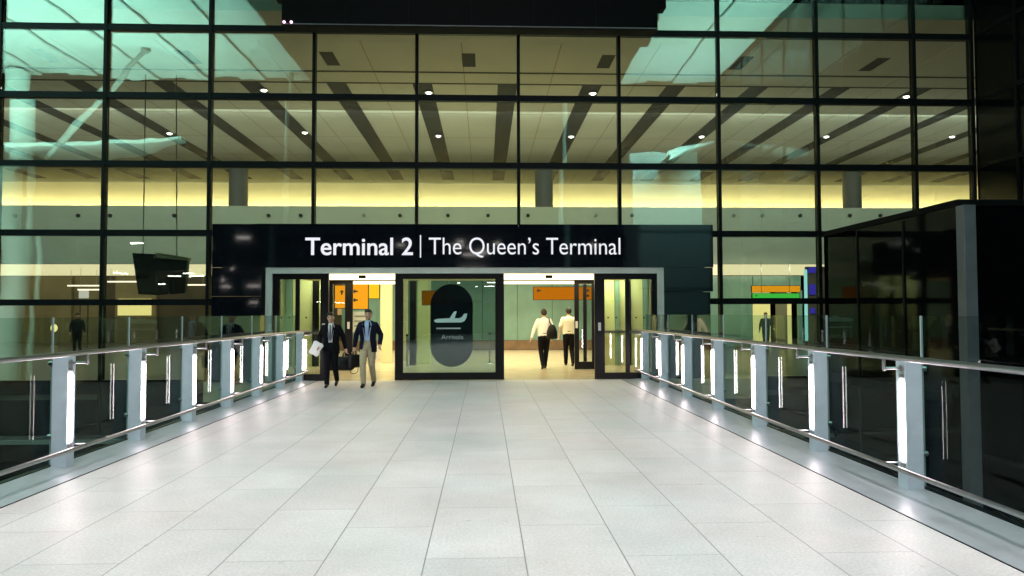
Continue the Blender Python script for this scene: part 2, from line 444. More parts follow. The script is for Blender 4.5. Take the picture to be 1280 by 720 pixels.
# ------------------------------------------------------------------ balustrades
def balustrade(side, ys, name_label, Lo, Lr, Lf):
    s = side
    y_end = YP - 0.02; y_start = ys[0] - 0.9
    root = thing('balustrade', name_label, 'balustrade', (s * Lo, ys[0], 0), group='glass balustrades along the bridge')
    Li = Lo - 0.16
    post = None
    for i, y in enumerate(ys):
        x0, x1 = sorted((s * Li, s * Lo))
        mb = MB().box(x0, x1, y, y + 0.15, 0.006, 1.215)
        p = wb(mb, 'post', M['post'], root, bevel=0.004)
        # diffuser standing 3 mm proud of the inward face
        xi = s * Li
        wb(MB().tube([(xi - s * 0.001, y + 0.050, 0.31), (xi - s * 0.001, y + 0.050, 1.0)], 0.030, n=16), 'light_strip', M['led'], None, smooth=True).parent = p
        st = kids(p)[-1]; st.location = -Vector(p.location)
        # shift: parent already carries root offset inside mesh coordinates
        for v in st.data.vertices: v.co -= Vector(root.location)
        for zc in (0.245, 1.065):
            ec = wb(MB().box(xi - s * 0.001, xi - s * 0.014, y + 0.018, y + 0.082, zc - 0.016, zc + 0.016), 'lamp_end_cap', M['steel'], root); ec.parent = p
        bk = MB()
        bk.tube([(xi, y + 0.05, 1.135), (s * (Lr), y + 0.05, 1.135)], 0.013)
        bk.tube([(s * Lr, y + 0.05, 1.125), (s * Lr, y + 0.05, 1.225)], 0.015)
        bp = wb(MB().tube([(xi - s * 0.001, y + 0.05, 1.135), (xi - s * 0.012, y + 0.05, 1.135)], 0.032, n=16, round_ends=False), 'bracket_plate', M['steel'], root); bp.parent = p
        lb = wb(MB().tube([(xi, y + 0.13, 0.25), (s * Lr, y + 0.13, 0.25)], 0.010), 'lower_bracket', M['steel'], root, smooth=True); lb.parent = p
        b = wb(bk, 'rail_bracket', M['steel'], root, smooth=True); b.parent = p
        for zc in (0.35, 1.13):
            cl = MB().tube([(s * (Lo + 0.002), y + 0.03, zc), (s * (Lo + 0.05), y + 0.03, zc)], 0.025, n=14, round_ends=False)
            c = wb(cl, 'glass_clamp', M['steel'], root, smooth=False); c.parent = p
    # glass panels between successive posts, on the outer line
    cuts = [y_start] + [y + 0.03 for y in ys] + [y_end]
    for a, b in zip(cuts[:-1], cuts[1:]):
        if b - a < 0.25: continue
        x0, x1 = sorted((s * (Lo + 0.012), s * (Lo + 0.030)))
        g = wb(MB().box(x0, x1, a + 0.008, b - 0.008, 0.05, 1.62), 'glass_panel', M['bglass'], root)
        e = wb(MB().box(x0 - 0.001, x1 + 0.001, a - 0.004, a + 0.006, 0.05, 1.62), 'panel_edge', M['post_side'], root)
        e.parent = g
    hr = MB().tube([(s * Lr, y_start, 1.245), (s * Lr, y_end - 0.35, 1.245), (s * (Lr + 0.02), y_end - 0.12, 1.245)], 0.026, n=18)
    wb(hr, 'handrail', M['steel'], root, smooth=True)
    lr = MB().tube([(s * Lr, y_start, 0.25), (s * Lr, y_end - 0.35, 0.25), (s * (Lr + 0.02), y_end - 0.12, 0.25)], 0.022, n=18)
    wb(lr, 'lower_rail', M['steel'], root, smooth=True)
    # sloping metal gutter between paving and glass
    xa, xb = s * Lf, s * (Lo + 0.01)
    gt = MB().add([(xa, y_start, 0.004), (xb, y_start, 0.030), (xb, y_end, 0.030), (xa, y_end, 0.004),
                   (xa, y_start, 0.001), (xb, y_start, 0.001), (xb, y_end, 0.001), (xa, y_end, 0.001)],
                  [(0, 1, 2, 3), (7, 6, 5, 4), (0, 4, 5, 1), (1, 5, 6, 2), (2, 6, 7, 3), (3, 7, 4, 0)])
    wb(gt, 'gutter', M['channel'], root)
    lip = MB().box(xa - 0.012 * s, xa, y_start, y_end, 0.0005, 0.006)
    wb(lip, 'gutter_lip', M['mull'], root)
    fa = MB().box(s * (Lo + 0.032), s * (Lo + 0.10), y_start, y_end, -0.55, 0.03)
    wb(fa, 'edge_beam', M['mull'], root)
    return root
ysL = [7.90 + 1.655 * k for k in range(-6, 7)]
ysR = [6.52 + 1.85 * k for k in range(-5, 7)]
balustrade(-1, ysL, 'glass balustrade with lit posts and steel rails on the left edge of the walkway', 4.62, 4.28, 4.14)
balustrade(1, ysR, 'glass balustrade with lit posts and steel rails on the right edge of the walkway', 4.03, 3.70, 3.42)

# ------------------------------------------------------------------ glass facade
def facade():
    root = thing('glass_facade', 'tall dark framed glass wall of the terminal above and beside the entrance', 'facade', (0, YF, 0))
    xs = [0.885 + 2.655 * k for k in range(-8, 5)] + [13.09]
    zs = [-6.0, -4.2, -2.1, -0.06, 1.97, 3.745, 5.52, 7.295, 9.07, 10.9, 12.7, 14.6]
    for x in xs:
        z0 = 3.72 if -5.6 < x < 4.7 else -6.0
        wb(MB().box(x - 0.04, x + 0.04, YF - 0.07, YF + 0.12, z0, 14.6), 'mullion', M['mull'], root)
    for z in zs[1:]:
        t = 0.085 if z != -0.06 else 0.3
        spans = [(xs[0] - 0.03, xs[-1] + 0.03)] if not (0 < z < 3) else [(xs[0] - 0.03, TL - 0.2), (TR + 0.2, xs[-1] + 0.03)]
        for a, b in spans:
            wb(MB().box(a, b, YF - 0.055, YF + 0.10, z - t, z + 0.07 if z != -0.06 else z + 0.05), 'transom', M['mull'], root)
    for a, b in zip(xs[:-1], xs[1:]):
        for j, (z0, z1) in enumerate(zip(zs[:-1], zs[1:])):
            if z0 >= 10.8: continue
            if j in (3, 4) and a > -7.3 and b < 6.3: continue          # the portal fills these bays
            mat = M['wglass'] if z1 < 0.2 else M['fglass']
            dx = random.uniform(-0.004, 0.004)
            p = MB().box(a + 0.042, b - 0.042, -0.012, 0.012, z0 + 0.072, z1 - 0.087 if z1 != -0.06 else z1 - 0.302)
            o = p.build('glass_pane', mat, root)
            o.rotation_euler = (random.uniform(-0.0032, 0.0032), 0, random.uniform(-0.0055, 0.0055))
    wb(MB().box(xs[0] - 0.04, 13.2, YF - 0.02, YF + 0.05, 10.97, 14.5), 'spandrel', M['wglass'], root)
    wb(MB().box(xs[0] - 0.04, 8.9, YF - 0.55, YF - 0.08, -1.52, -1.42), 'ledge', M['concrete'], root)
    wb(MB().box(xs[0] - 0.04, 8.9, YF - 0.50, YF - 0.42, -1.41, -1.33), 'ledge_rail', M['steel'], root)
    return root
# the dark wing that returns towards the camera on the right, and the dark glazed link in front of it
def wing():
    X = 13.13
    r = thing('dark_glass_wing', 'almost black glazed wing returning toward the bridge at the far right', 'building', (X, 10, -6))
    wb(MB().box(X, X + 8, -14, YF - 0.1, -6, 16), 'wall', M['wglass'], r)
    for k in range(9):
        y = YF - 1.6 - 2.6 * k
        wb(MB().box(X - 0.05, X - 0.002, y - 0.03, y + 0.03, -5.9, 15.9), 'mullion', M['mull'], r)
    for z in (-2.1, -0.06, 1.97, 3.745, 5.52, 7.295, 9.07, 10.9):
        wb(MB().box(X - 0.04, X - 0.003, -13.9, YF - 0.2, z - 0.05, z + 0.05), 'transom', M['mull'], r)
    r = thing('glazed_link', 'low black glass enclosure jutting from the facade right of the entrance', 'building', (8.93, 13.2, -6))
    x0, y0 = 8.93, 13.2
    wb(MB().box(x0, X - 0.1, y0, YF - 0.1, -6, 3.66), 'wall', M['linkglass'], r)
    wb(MB().box(x0 - 0.05, X - 0.09, y0 - 0.05, YF - 0.09, 3.662, 3.78), 'roof', M['matte'], r)
    for y in (15.0, 16.9):
        wb(MB().box(x0 - 0.02, x0 - 0.002, y - 0.03, y + 0.03, -5.9, 3.6), 'mullion', M['mull'], r)
    wb(MB().box(x0 - 0.03, x0 - 0.003, y0 + 0.3, YF - 0.12, -0.1, 0.1), 'transom', M['mull'], r)
    wb(MB().box(x0 - 0.10, x0 + 0.13, y0 - 0.30, y0 - 0.07, -6, 3.64), 'corner_column', M['colgrey'], r, bevel=0.01)
wing()

# ------------------------------------------------------------------ entrance portal
def X18(px): return RX(px, YP)
def portal():
    xl, xr = RX(266, YP, 330), RX(890, YP, 330)
    ztop = RZ(281, YP); zhead = RZ(334.5, YP); ztrim = RZ(342, YP)
    tl, tr = X18(333), X18(829)
    r = thing('entrance_portal', 'black gloss clad entrance surround with pale inner trim', 'entrance', (0, YP, 0))
    # header panels with real joints
    cuts = [xl] + [X18(p) for p in (321, 444, 521, 648, 735, 771)] + [xr]
    for a, b in zip(cuts[:-1], cuts[1:]):
        wb(MB().box(a + 0.004, b - 0.004, YP - 0.12 + (0.05 if a == xl else 0), YP + 0.05, zhead, ztop), 'header_panel', M['panel'], r)
    for a, b in ((xl, tl), (tr, xr)):
        n = 2
        zc = [0.0, RZ(365, YP), zhead] if a != xl else [0.0, RZ(370, YP), zhead]
        for z0, z1 in zip(zc[:-1], zc[1:]):
            deep = 0.0 if not (a == tr and z0 == 0.0) else 0.22
            wb(MB().box(a + 0.004, b - 0.10 if a == xl else b - 0.004, YP - 0.07 + deep, YP + 0.30, z0 + 0.004, z1 - 0.006), 'side_panel', M['panel'], r)
    wb(MB().box(tl - 0.095, tl - 0.004, YP - 0.115, YP + 0.04, 0.003, zhead - 0.006), 'side_reveal', M['mull'], r)
    # pale trim
    tw = 0.16
    wb(MB().box(tl, tl + tw, YP - 0.10, YP + 0.06, 0.002, zhead - 0.004), 'trim', M['trim'], r)
    wb(MB().box(tr - tw, tr, YP - 0.10, YP + 0.06, 0.002, zhead - 0.004), 'trim', M['trim'], r)
    wb(MB().box(tl + tw + 0.001, tr - tw - 0.001, YP - 0.10, YP + 0.06, ztrim, zhead - 0.004), 'trim', M['trim'], r)
    # vestibule roof and its soffit
    wb(MB().box(xl + 0.1, xr - 0.1, YP + 0.052, YP + 4.2, ztrim + 0.16, ztop - 0.05), 'roof', M['matte'], r)
    wb(MB().box(tl, tr, YP + 0.07, YP + 4.2, ztrim + 0.02, ztrim + 0.15), 'soffit', M['wall'], r)
    return r, tl, tr, ztrim
PORTAL, TL, TR, ZT = portal()
facade()

def sign():
    y = YP - 0.122
    r = thing('terminal_sign', 'white lit lettering reading Terminal 2 | The Queen\'s Terminal on the black header', 'sign', (0, y, 3.2))
    bz = RZ(318.5, YP - 0.12, 450); cap = RZ(297.5, YP - 0.12, 450) - bz
    Y = YP - 0.12
    text_mesh('Terminal 2', 'bold_lettering', M['letter'], RX(381, Y), RX(516, Y), bz, y, cap, r, bold=0.012)
    b2 = RZ(318.0, Y, 650)
    text_mesh('The Queen\u2019s Terminal', 'light_lettering', M['letter'], RX(536, Y), RX(776, Y), b2, y, cap, r, bold=-0.004)
    xb = RX(525.5, Y)
    wb(MB().box(xb - 0.014, xb + 0.014, y - 0.012, y - 0.001, RZ(322, Y, 525), RZ(294, Y, 525)), 'divider_bar', M['letter'], r)
sign()

def framed_glass(name, label, cat, x0, x1, z0, z1, Y, l, rr, b, t, group, depth=0.09, push=True, gmat='dglass'):
    r = thing(name, label, cat, ((x0 + x1) / 2, Y, 0), group=group)
    wb(MB().frame(x0, x1, z0, z1, Y - depth / 2, Y + depth / 2, l, rr, b, t), 'frame', M['black'], r)
    wb(MB().box(x0 + l + 0.001, x1 - rr - 0.001, Y - 0.01, Y + 0.01, z0 + b + 0.001, z1 - t - 0.001), 'glass', M[gmat], r)
    return r
def Xd(px): return RX(px, YP)
G = 'black framed glass doors of the entrance'
zt = ZT - 0.004
d1 = framed_glass('sliding_door', 'black framed glass door leaf at the left end of the entrance', 'door', TL + 0.165, Xd(411), 0.012, zt, YP, 0.17, 0.20, 0.16, 0.14, G)
d2 = framed_glass('glass_screen', 'wide black framed glass screen bearing the dark pill shaped Arrivals sign', 'screen', Xd(494), Xd(630), 0.012, zt, YP, 0.20, 0.22, 0.18, 0.13, None, gmat='sglass')
d3 = framed_glass('sliding_door', 'black framed glass door leaf at the right end of the entrance', 'door', Xd(743), TR - 0.165, 0.012, zt, YP, 0.25, 0.14, 0.16, 0.14, G)
YI = 21.2
zi = RZ(350, YI)
d4 = framed_glass('sliding_door', 'inner black framed glass door leaf behind the two men in jackets', 'door', RX(404, YI), RX(441, YI), 0.012, zi, YI, 0.28, 0.22, 0.18, 0.12, G)
d5 = framed_glass('sliding_door', 'inner black framed glass door leaf beside the men walking in', 'door', RX(718, YI), RX(748, YI), 0.012, zi, YI, 0.13, 0.2, 0.22, 0.12, G)
# mid stile and handle boxes on the leaves
for d, px, Y in ((d5, 731, YI),):
    x = RX(px, Y); wb(MB().box(x - 0.05, x + 0.05, Y - 0.03, Y + 0.03, 0.24, zi - 0.13), 'stile', M['black'], d)
for d, px in ((d1, 372), (d3, 784)):
    x = Xd(px)
    wb(MB().box(x - 0.05, x + 0.05, YP - 0.03, YP + 0.03, 0.175, zt - 0.142), 'stile', M['black'], d)

for d, pxs in ((d1, (352, 362, 383, 393)), (d3, (760, 770, 795, 805))):
    for px in pxs:
        x = Xd(px); z = RZ(397, YP, px)
        wb(MB().tube([(x, YP - 0.0165, z), (x, YP - 0.0105, z)], 0.022, n=12, round_ends=False), 'marker_dot', M['black'], d)
for d, px, Y in ((d1, 405, YP), (d3, 749, YP), (d4, 436, YI), (d5, 720.5, YI)):
    x = RX(px, Y)
    wb(MB().box(x - 0.035, x + 0.035, Y - 0.052, Y - 0.0455, 1.22, 1.42), 'switch_plate', M['trim'], d)
for px, Y, z0, z1, w_, mt, lab in ((516, 23.4, 0, 3.4, 0.2, 'black', 'dark pillar behind the left part of the central glass screen'),
                            (530, 24.2, 0, 3.3, 0.44, 'paleyellow', 'pale panel behind the central screen left of the pill sign')):
    x = RX(px, Y)
    o = wb(MB().box(x - w_ / 2, x + w_ / 2, Y, Y + 0.2, z0, z1), 'pillar', M[mt], None, bevel=0.01)
    tag(o, lab, 'pillar', 'pillars inside the arrivals hall')
def screen_art():
    Y = YP + 0.022
    x0, x1 = RX(538, Y), RX(591, Y); z1, z0 = RZ(355, Y), RZ(458.5, Y)
    rad = (x1 - x0) / 2; cx = (x0 + x1) / 2
    poly = []
    for k in range(25): a = PI * k / 24; poly.append((cx + rad * math.cos(a), z1 - rad + rad * math.sin(a)))
    for k in range(25): a = PI + PI * k / 24; poly.append((cx + rad * math.cos(a), z0 + rad + rad * math.sin(a)))
    p = wb(MB().prism(poly, Y - 0.004, Y), 'pill_sign', M['sticker'], d2)
    def q(u, v): return RX(500 + u * 120 / 665.0, Y), RZ(340 + v * 130 / 720.0, Y, 560)
    plane = [(236, 338), (246, 328), (262, 324), (345, 320), (362, 292), (376, 274), (394, 272), (384, 300), (380, 320),
             (410, 320), (428, 312), (445, 290), (466, 288), (460, 318), (446, 340), (425, 349), (250, 350)]
    a = wb(MB().prism([q(*c) for c in plane], YP - 0.0145, YP - 0.0115), 'aeroplane_pictogram', M['icon'], d2); a.parent = p
    lx0, lz = q(252, 390); lx1, _ = q(420, 390)
    a = wb(MB().box(lx0, lx1, YP - 0.0145, YP - 0.0115, lz - 0.018, lz + 0.018), 'underline', M['icondim'], d2); a.parent = p
    tx0, tz = q(286, 466); tx1, _ = q(437, 466)
    a = text_mesh('Arrivals', 'arrivals_lettering', M['icondim'], tx0, tx1, tz, YP - 0.0112, 0.115, d2, bold=0.004, depth=0.003); a.parent = p
screen_art()

# ------------------------------------------------------------------ vestibule and hall beyond the doors
def vestibule():
    # linear ceiling lights
    for (pa, pb, py0, py1, lab) in ((412, 494, 343, 349.5, 'front strip light over the left opening'), (630, 742, 343, 349.5, 'front strip light over the right opening')):
        Y = YP + 0.5
        x0, x1 = RX(pa, Y), RX(pb, Y)
        r = thing('strip_light', 'bright warm ' + lab, 'ceiling light', ((x0 + x1) / 2, Y, ZT), group='linear ceiling lights in the vestibule')
        wb(MB().box(x0, x1, Y - 0.03, Y + 0.05, RZ(349.5, Y), ZT + 0.018), 'housing', M['warm'], r)
        xm = (x0 + x1) / 2
        wb(MB().box(xm - 0.09, xm + 0.09, Y - 0.09, Y - 0.032, RZ(349.5, Y) + 0.10 - 0.07, RZ(349.5, Y) + 0.11), 'motion_sensor', M['black'], r)
    for (pa, pb, lab) in ((441, 494, 'rear strip light over the left opening'), (630, 718, 'rear strip light over the right opening')):
        Y = YI + 0.3
        x0, x1 = RX(pa, Y), RX(pb, Y)
        r = thing('strip_light', 'warm ' + lab, 'ceiling light', ((x0 + x1) / 2, Y, zi), group='linear ceiling lights in the vestibule')
        wb(MB().box(x0, x1, Y - 0.03, Y + 0.05, RZ(355, Y), RZ(351.5, Y)), 'diffuser', M['warm'], r)
        wb(MB().box(x0 - 0.02, x1 + 0.02, Y - 0.04, Y + 0.06, RZ(351.5, Y) + 0.002, RZ(351.5, Y) + 0.1), 'housing', M['trim'], r)
    lamp_area('vestibule_lamp', (-0.4, YP + 1.8, ZT - 0.05), DOWN, 8, 2.4, 230, (1.0, 0.86, 0.55))
    lamp_area('partition_fill_lamp', (-0.4, 22.4, 2.95), (math.radians(25), 0, 0), 10.5, 0.15, 150, (0.95, 1.0, 0.62), 150)  # added without a fitting, to brighten the partitions
    # pale glazed partitions behind the end leaves
    YS = 23.0
    for lab, items in (('pale yellow green glazed partition behind the left door leaf', ((330, 343, 'black'), (343.6, 358, 'paleyellow'), (358.5, 366, 'green'), (366.5, 391, 'paleyellow'), (391.5, 399, 'black'), (399.5, 411, 'paleyellow'), (411.5, 416, 'green'))),
                       ('pale yellow green glazed partition behind the right door leaf', ((748, 754, 'black'), (754.5, 768, 'paleyellow'), (768.5, 774, 'green'), (774.5, 783, 'cream2'), (783.5, 788, 'black'), (788.5, 803, 'paleyellow'), (803.5, 809, 'green'), (809.5, 826, 'paleyellow')))):
        r = thing('glazed_partition', lab, 'partition', (RX(items[0][0], YS), YS, 0), group='glazed partitions of the vestibule')
        for pa, pb, mt in items:
            thick_ = 0.10 if mt in ('black', 'green') else 0.04
            wb(MB().box(RX(pa, YS), RX(pb, YS), YS - thick_, YS + thick_, 0.01, 3.3), 'post' if mt == 'black' else 'panel', M['paleyellow' if mt == 'cream2' else mt], r)
        wb(MB().box(RX(items[0][0], YS), RX(items[-1][1], YS), YS - 0.13, YS - 0.101, 1.02, 1.10), 'handrail', M['steel'], r)
vestibule()

def hall():
    # ceiling slab with slots
    ZC = 9.65
    c = MB().box(-36, 36, YF + 0.25, 46, ZC, ZC + 0.4).build('hall_ceiling', M['ceil']); tag(c, kind='structure')
    def slots(xs, w, ya, yb, lift=0.006):
        for x in xs:
            MB().box(x - w / 2, x + w / 2, ya, yb, ZC - lift, ZC - 0.001).build('ceiling_slot', M['slot'], c)
    slots([-0.5 + 4.35 * k for k in range(-4, 5)], 0.42, 21.9, 23.1)
    slots([0.8 + 2.97 * k for k in range(-9, 9)], 0.68, 24.9, 38.3)
    slots([0.8 + 2.97 * k for k in range(-9, 10)], 0.70, 40.1, 42.9)
    MB().box(-35.9, 35.9, 23.6, 23.72, ZC - 0.012, ZC - 0.0015).build('ceiling_joint', M['slot'], c)
    MB().box(-35.9, 35.9, 24.78, 24.88, ZC - 0.012, ZC - 0.0015).build('ceiling_joint', M['slot'], c)
    for k in range(-9, 9):
        x = 0.8 + 2.97 * k + 1.485
        MB().box(x - 0.012, x + 0.012, 21, 43.9, ZC - 0.003, ZC - 0.0013).build('ceiling_seam', M['brown'], c)
    for y in (28.6, 32.5, 36.2):
        MB().box(-35.9, 35.9, y, y + 0.03, ZC - 0.004, ZC - 0.0012).build('ceiling_joint', M['brown'], c)
    # walls
    w = thing('upper_hall_wall', 'bright yellow washed wall under the ceiling at the back of the hall', 'wall', (0, 44.2, 6.9))
    wb(MB().box(-36, 36, 44.2, 44.5, 6.9, ZC), 'wall', M['wall'], w)
    for s in (-1, 1):
        o = MB().box(s * 36, s * 36.3, YF + 0.2, 46, 0, ZC).build('wall_side', M['fascia']); tag(o, kind='structure')
    # bulkhead
    b = thing('bulkhead', 'plain grey green bulkhead band crossing the hall below the lit wall', 'wall', (0, 34, 3.9))
    wb(MB().box(-35.9, 35.9, 34, 34.25, 4.0, 6.72), 'fascia', M['fascia'], b)
    wb(MB().box(-35.9, 35.9, 34.26, 44.19, 6.45, 6.70), 'slab', M['concrete'], b)
    for px in (19, 98, 138, 218, 262, 336, 376, 455, 500, 560, 610, 660, 745, 790, 917, 953, 1000, 1062, 1100, 1160):
        x = RX(px, 34, 270); z = RZ(269.5, 34, px)
        mb = MB().tube([(x, 33.93, z), (x, 33.999, z)], 0.085, n=14, round_ends=False)
        wb(mb, 'air_nozzle', M['column'] if px % 2 else M['slot'], b)
    # luminous soffit band under the bulkhead, in lengths
    zb = 3.98
    r = thing('cove_light', 'long luminous cream band under the bulkhead seen through the lower panes', 'ceiling light', (0, 36, zb))
    x = -34.0
    while x < 22:
        L = random.choice((2.6, 3.4, 4.2, 5.0))
        wb(MB().box(x, min(x + L, 24) - 0.10, 34.4, 43.8, zb, zb + 0.05), 'diffuser', M['cove'], r)
        x += L
    lamp_area('hall_back_lamp', (-18, 39, 3.9), (math.radians(25), 0, 0), 30, 3, 130, (1.0, 0.85, 0.55))
    # dark short columns standing on the bulkhead slab against the lit wall
    for px, lab in ((298, 'short grey column crossing the lit yellow band above the left end of the black header'),
                    (1065, 'short grey column crossing the lit yellow band above the black glass link'),
                    (680, 'short grey column crossing the lit yellow band above the right half of the black header')):
        x = RX(px, 40, 240)
        o = wb(MB().rings([(x, 40, 6.71, 0.5, 0.5), (x, 40, ZC - 0.01, 0.5, 0.5)], n=24, e=2), 'column', M['column'], None)
        tag(o, lab, 'column', 'columns of the terminal hall')
    # ground storey back wall, left: shop fronts of tan and dark bays
    r = thing('shop_front', 'row of brown and tan shop fronts at the back of the hall on the left', 'wall', (-20, 43, 0))
    x = -34.0; k = 0
    while x < -7:
        L = random.uniform(0.9, 2.4)
        wb(MB().box(x, x + L - 0.02, 43 - 0.1 * (k % 3), 43.4, 0, 3.9), 'bay', random.choice((M['tan'], M['darktan'], M['tan'], M['brown'], M['darktan'])), r)
        if random.random() < 0.45:
            wb(MB().box(x + 0.2, x + L - 0.25, 42.7, 42.76, 1.6, random.uniform(2.4, 3.2)), 'lit_panel', random.choice((M['poster'], M['warmdim'], M['poster'])), r)
        x += L; k += 1
    # green glass wall straight ahead
    r = thing('green_glass_wall', 'green glass wall with brown skirting straight ahead beyond the doors', 'wall', (1.5, 33, 0))
    xa = -6.5
    while xa < 6.4:
        wb(MB().box(xa, xa + 1.585, 33, 33.08, 0.44, 3.2), 'glass_panel', M['green'], r)
        xa += 1.6
    wb(MB().box(-6.6, 6.6, 32.9, 33.3, 0.02, 0.42), 'skirting', M['brown'], r)
    wb(MB().box(-6.6, 6.6, 33.1, 33.6, 3.22, 3.98), 'header', M['fascia'], r)
    # cream columns seen through the left opening
    for px, Y, w_, lab, m in ((482, 24.5, 0.36, 'cream lit pillar just left of the central glass screen', 'wall'),
                              (505, 26.0, 0.20, 'narrow cream pillar seen through the left edge of the central screen', 'wall')):
        x = RX(px, Y)
        o = wb(MB().box(x - w_ / 2, x + w_ / 2, Y, Y + 0.4, 0, 3.9), 'pillar', M[m], None, bevel=0.01)
        tag(o, lab, 'pillar', 'pillars inside the arrivals hall')
    # right part of the hall
    r = thing('lit_corridor', 'green glass wall with a yellow lit doorway under the exit signs right of the entrance', 'wall', (13, 34.5, 0))
    def bx(pa, pb, ya, yb, z0, z1, name, mat):
        wb(MB().box(RX(pa, 34.5), RX(pb, 34.5), ya, yb, z0, z1), name, M[mat], r)
    bx(880, 941, 34.5, 34.6, 0, 3.45, 'wall_panel', 'green')
    bx(942, 970, 35.2, 35.3, 0, 2.75, 'doorway_glow', 'warmdim')  # glowing panel stands in for the lit space beyond the doorway
    bx(970.5, 984, 34.5, 34.6, 0, 2.75, 'wall_panel', 'tan')
    bx(984.5, 997, 35.2, 35.3, 0, 2.75, 'doorway_glow', 'warmdim')
    bx(941.5, 1001, 34.45, 34.6, 2.77, 3.45, 'wall_panel', 'green')
    bx(997.5, 1003, 34.5, 34.6, 0, 2.75, 'wall_panel', 'green')
    bx(1004.5, 1007.5, 34.3, 34.4, 0.3, 3.75, 'light_edge', 'cyanlight')
    bx(1008, 1060, 34.4, 34.6, 0, 3.9, 'dark_panel', 'darktan')
    for (a, b_, pya, pyb) in ((1012, 1021, 334, 341), (1013, 1020, 356, 369), (1014, 1019, 386, 393)):
        wb(MB().box(RX(a, 34.3), RX(b_, 34.3), 34.3, 34.38, RZ(pyb, 34.3), RZ(pya, 34.3)), 'screen', M['blue'], r)
    lamp_area('corridor_fill_lamp', (13.5, 31.5, 3.7), (math.radians(20), 0, 0), 5, 1, 130, (1.0, 0.95, 0.65))  # unseen lamp added to brighten the corridor front
    # lit lines and counters in the left hall
    for px0, px1, py, Y, lab in ((84, 124, 357, 38, 'long thin warm hanging light line left of the hanging display'), (97, 128, 362, 36, 'shorter warm hanging light line just below the longest one'),
                                 (134, 172, 352, 37, 'warm hanging light line directly left of the hanging display'), (228, 256, 356, 39, 'warm hanging light line right of the hanging display')):
        x0, x1 = RX(px0, Y), RX(px1, Y); z = RZ(py, Y, px0)
        r = thing('linear_pendant', lab, 'ceiling light', ((x0 + x1) / 2, Y, z), group='light lines hanging in the left hall')
        wb(MB().box(x0, x1, Y - 0.05, Y + 0.05, z - 0.04, z + 0.03), 'diffuser', M['pendant'], r)
        for t in (0.1, 0.9):
            wb(MB().tube([(lerp_(x0, x1, t), Y, z + 0.03), (lerp_(x0, x1, t), Y, 3.97)], 0.008, n=6), 'suspension_wire', M['steel'], r)
    for px0, px1, py0, py1, Y, mt, lab in ((98, 110, 361, 372, 36.5, 'board', 'small white lit board in the left hall under the light lines'),):
        x0, x1 = RX(px0, Y), RX(px1, Y)
        r = thing('notice_board', lab, 'board', ((x0 + x1) / 2, Y, RZ(py1, Y)), group='boards in the hall')
        wb(MB().box(x0, x1, Y, Y + 0.05, RZ(py1, Y), RZ(py0, Y)), 'panel', M[mt], r)
        wb(MB().box(x0 + 0.02, x0 + 0.06, Y + 0.051, Y + 0.09, 0, RZ(py0, Y)), 'stand', M['steel'], r)
        wb(MB().box(x1 - 0.06, x1 - 0.02, Y + 0.051, Y + 0.09, 0, RZ(py0, Y)), 'stand', M['steel'], r)
    Y = 29.5
    r = thing('notice_board', 'grey white notice board behind the man in the navy blazer', 'board', (RX(450, Y), Y, 0), group='boards in the hall')
    wb(MB().box(RX(441, Y), RX(462, Y), Y, Y + 0.05, RZ(415, Y), RZ(389, Y)), 'panel', M['trim'], r)
    for k, pz in enumerate((394, 400, 406)):
        wb(MB().box(RX(443, Y), RX(459 - 2 * k, Y), Y - 0.006, Y - 0.001, RZ(pz + 2, Y), RZ(pz, Y)), 'printed_band', M['column'], r)
    for px in (443, 460):
        wb(MB().box(RX(px, Y) - 0.02, RX(px, Y) + 0.02, Y + 0.051, Y + 0.09, 0, RZ(389, Y)), 'stand', M['steel'], r)
    Y = 26.5
    r = thing('waste_bin', 'low white bin on the hall floor behind the man in the navy blazer', 'bin', (RX(476, Y), Y, 0))
    x0, x1 = RX(469, Y), RX(481, Y)
    wb(MB().rings([((x0 + x1) / 2, Y, 0.0, 0.15, 0.13), ((x0 + x1) / 2, Y, 0.50, 0.17, 0.15)], e=4), 'body', M['white'], r)
    wb(MB().rings([((x0 + x1) / 2, Y, 0.501, 0.175, 0.155), ((x0 + x1) / 2, Y, 0.55, 0.15, 0.13)], e=4), 'lid', M['column'], r)
    # belt barrier posts inside
    for px, Y, lab in ((509, 22.6, 'chrome belt post seen through the left side of the central screen'), (612, 24.0, 'chrome belt post seen through the right side of the central screen')):
        x = RX(px, Y)
        r = thing('belt_post', lab, 'barrier post', (x, Y, 0), group='belt posts inside the hall')
        wb(MB().tube([(x, Y, 0.03), (x, Y, 0.95)], 0.03, n=12), 'pole', M['steel'], r, smooth=True)
        wb(MB().rings([(x, Y, 0.0, 0.17, 0.17), (x, Y, 0.03, 0.15, 0.15)], n=20, e=2), 'base', M['steel'], r)
        wb(MB().rings([(x, Y, 0.951, 0.038, 0.038), (x, Y, 1.02, 0.038, 0.038)], n=16, e=2), 'belt_head', M['black'], r)
hall()

# hall lamps: unseen uplights added to wash the ceiling, warm
lamp_area('ceiling_fill_uplight', (0, 31, 7.4), UP, 50, 10, 600, (0.95, 0.93, 0.72))
lamp_area('ceiling_fill_uplight', (0, 22, 7.0), UP, 50, 3, 70, (1.0, 0.87, 0.66))
lamp_area('cove_wash', (0, 42.6, 6.9), (math.radians(116), 0, 0), 66, 0.3, 2300, (1.0, 0.86, 0.50), 90)
lamp_area('fascia_wash', (0, 28, 9.4), (math.radians(-45 + 90), 0, 0), 50, 1.0, 1500, (0.90, 1.0, 0.86))
lamp_area('hall_floor_fill_lamp', (-0.3, 26.5, 3.9), DOWN, 9, 10, 1050, (1.0, 0.84, 0.50), 130)  # unseen lamp added to brighten the central floor

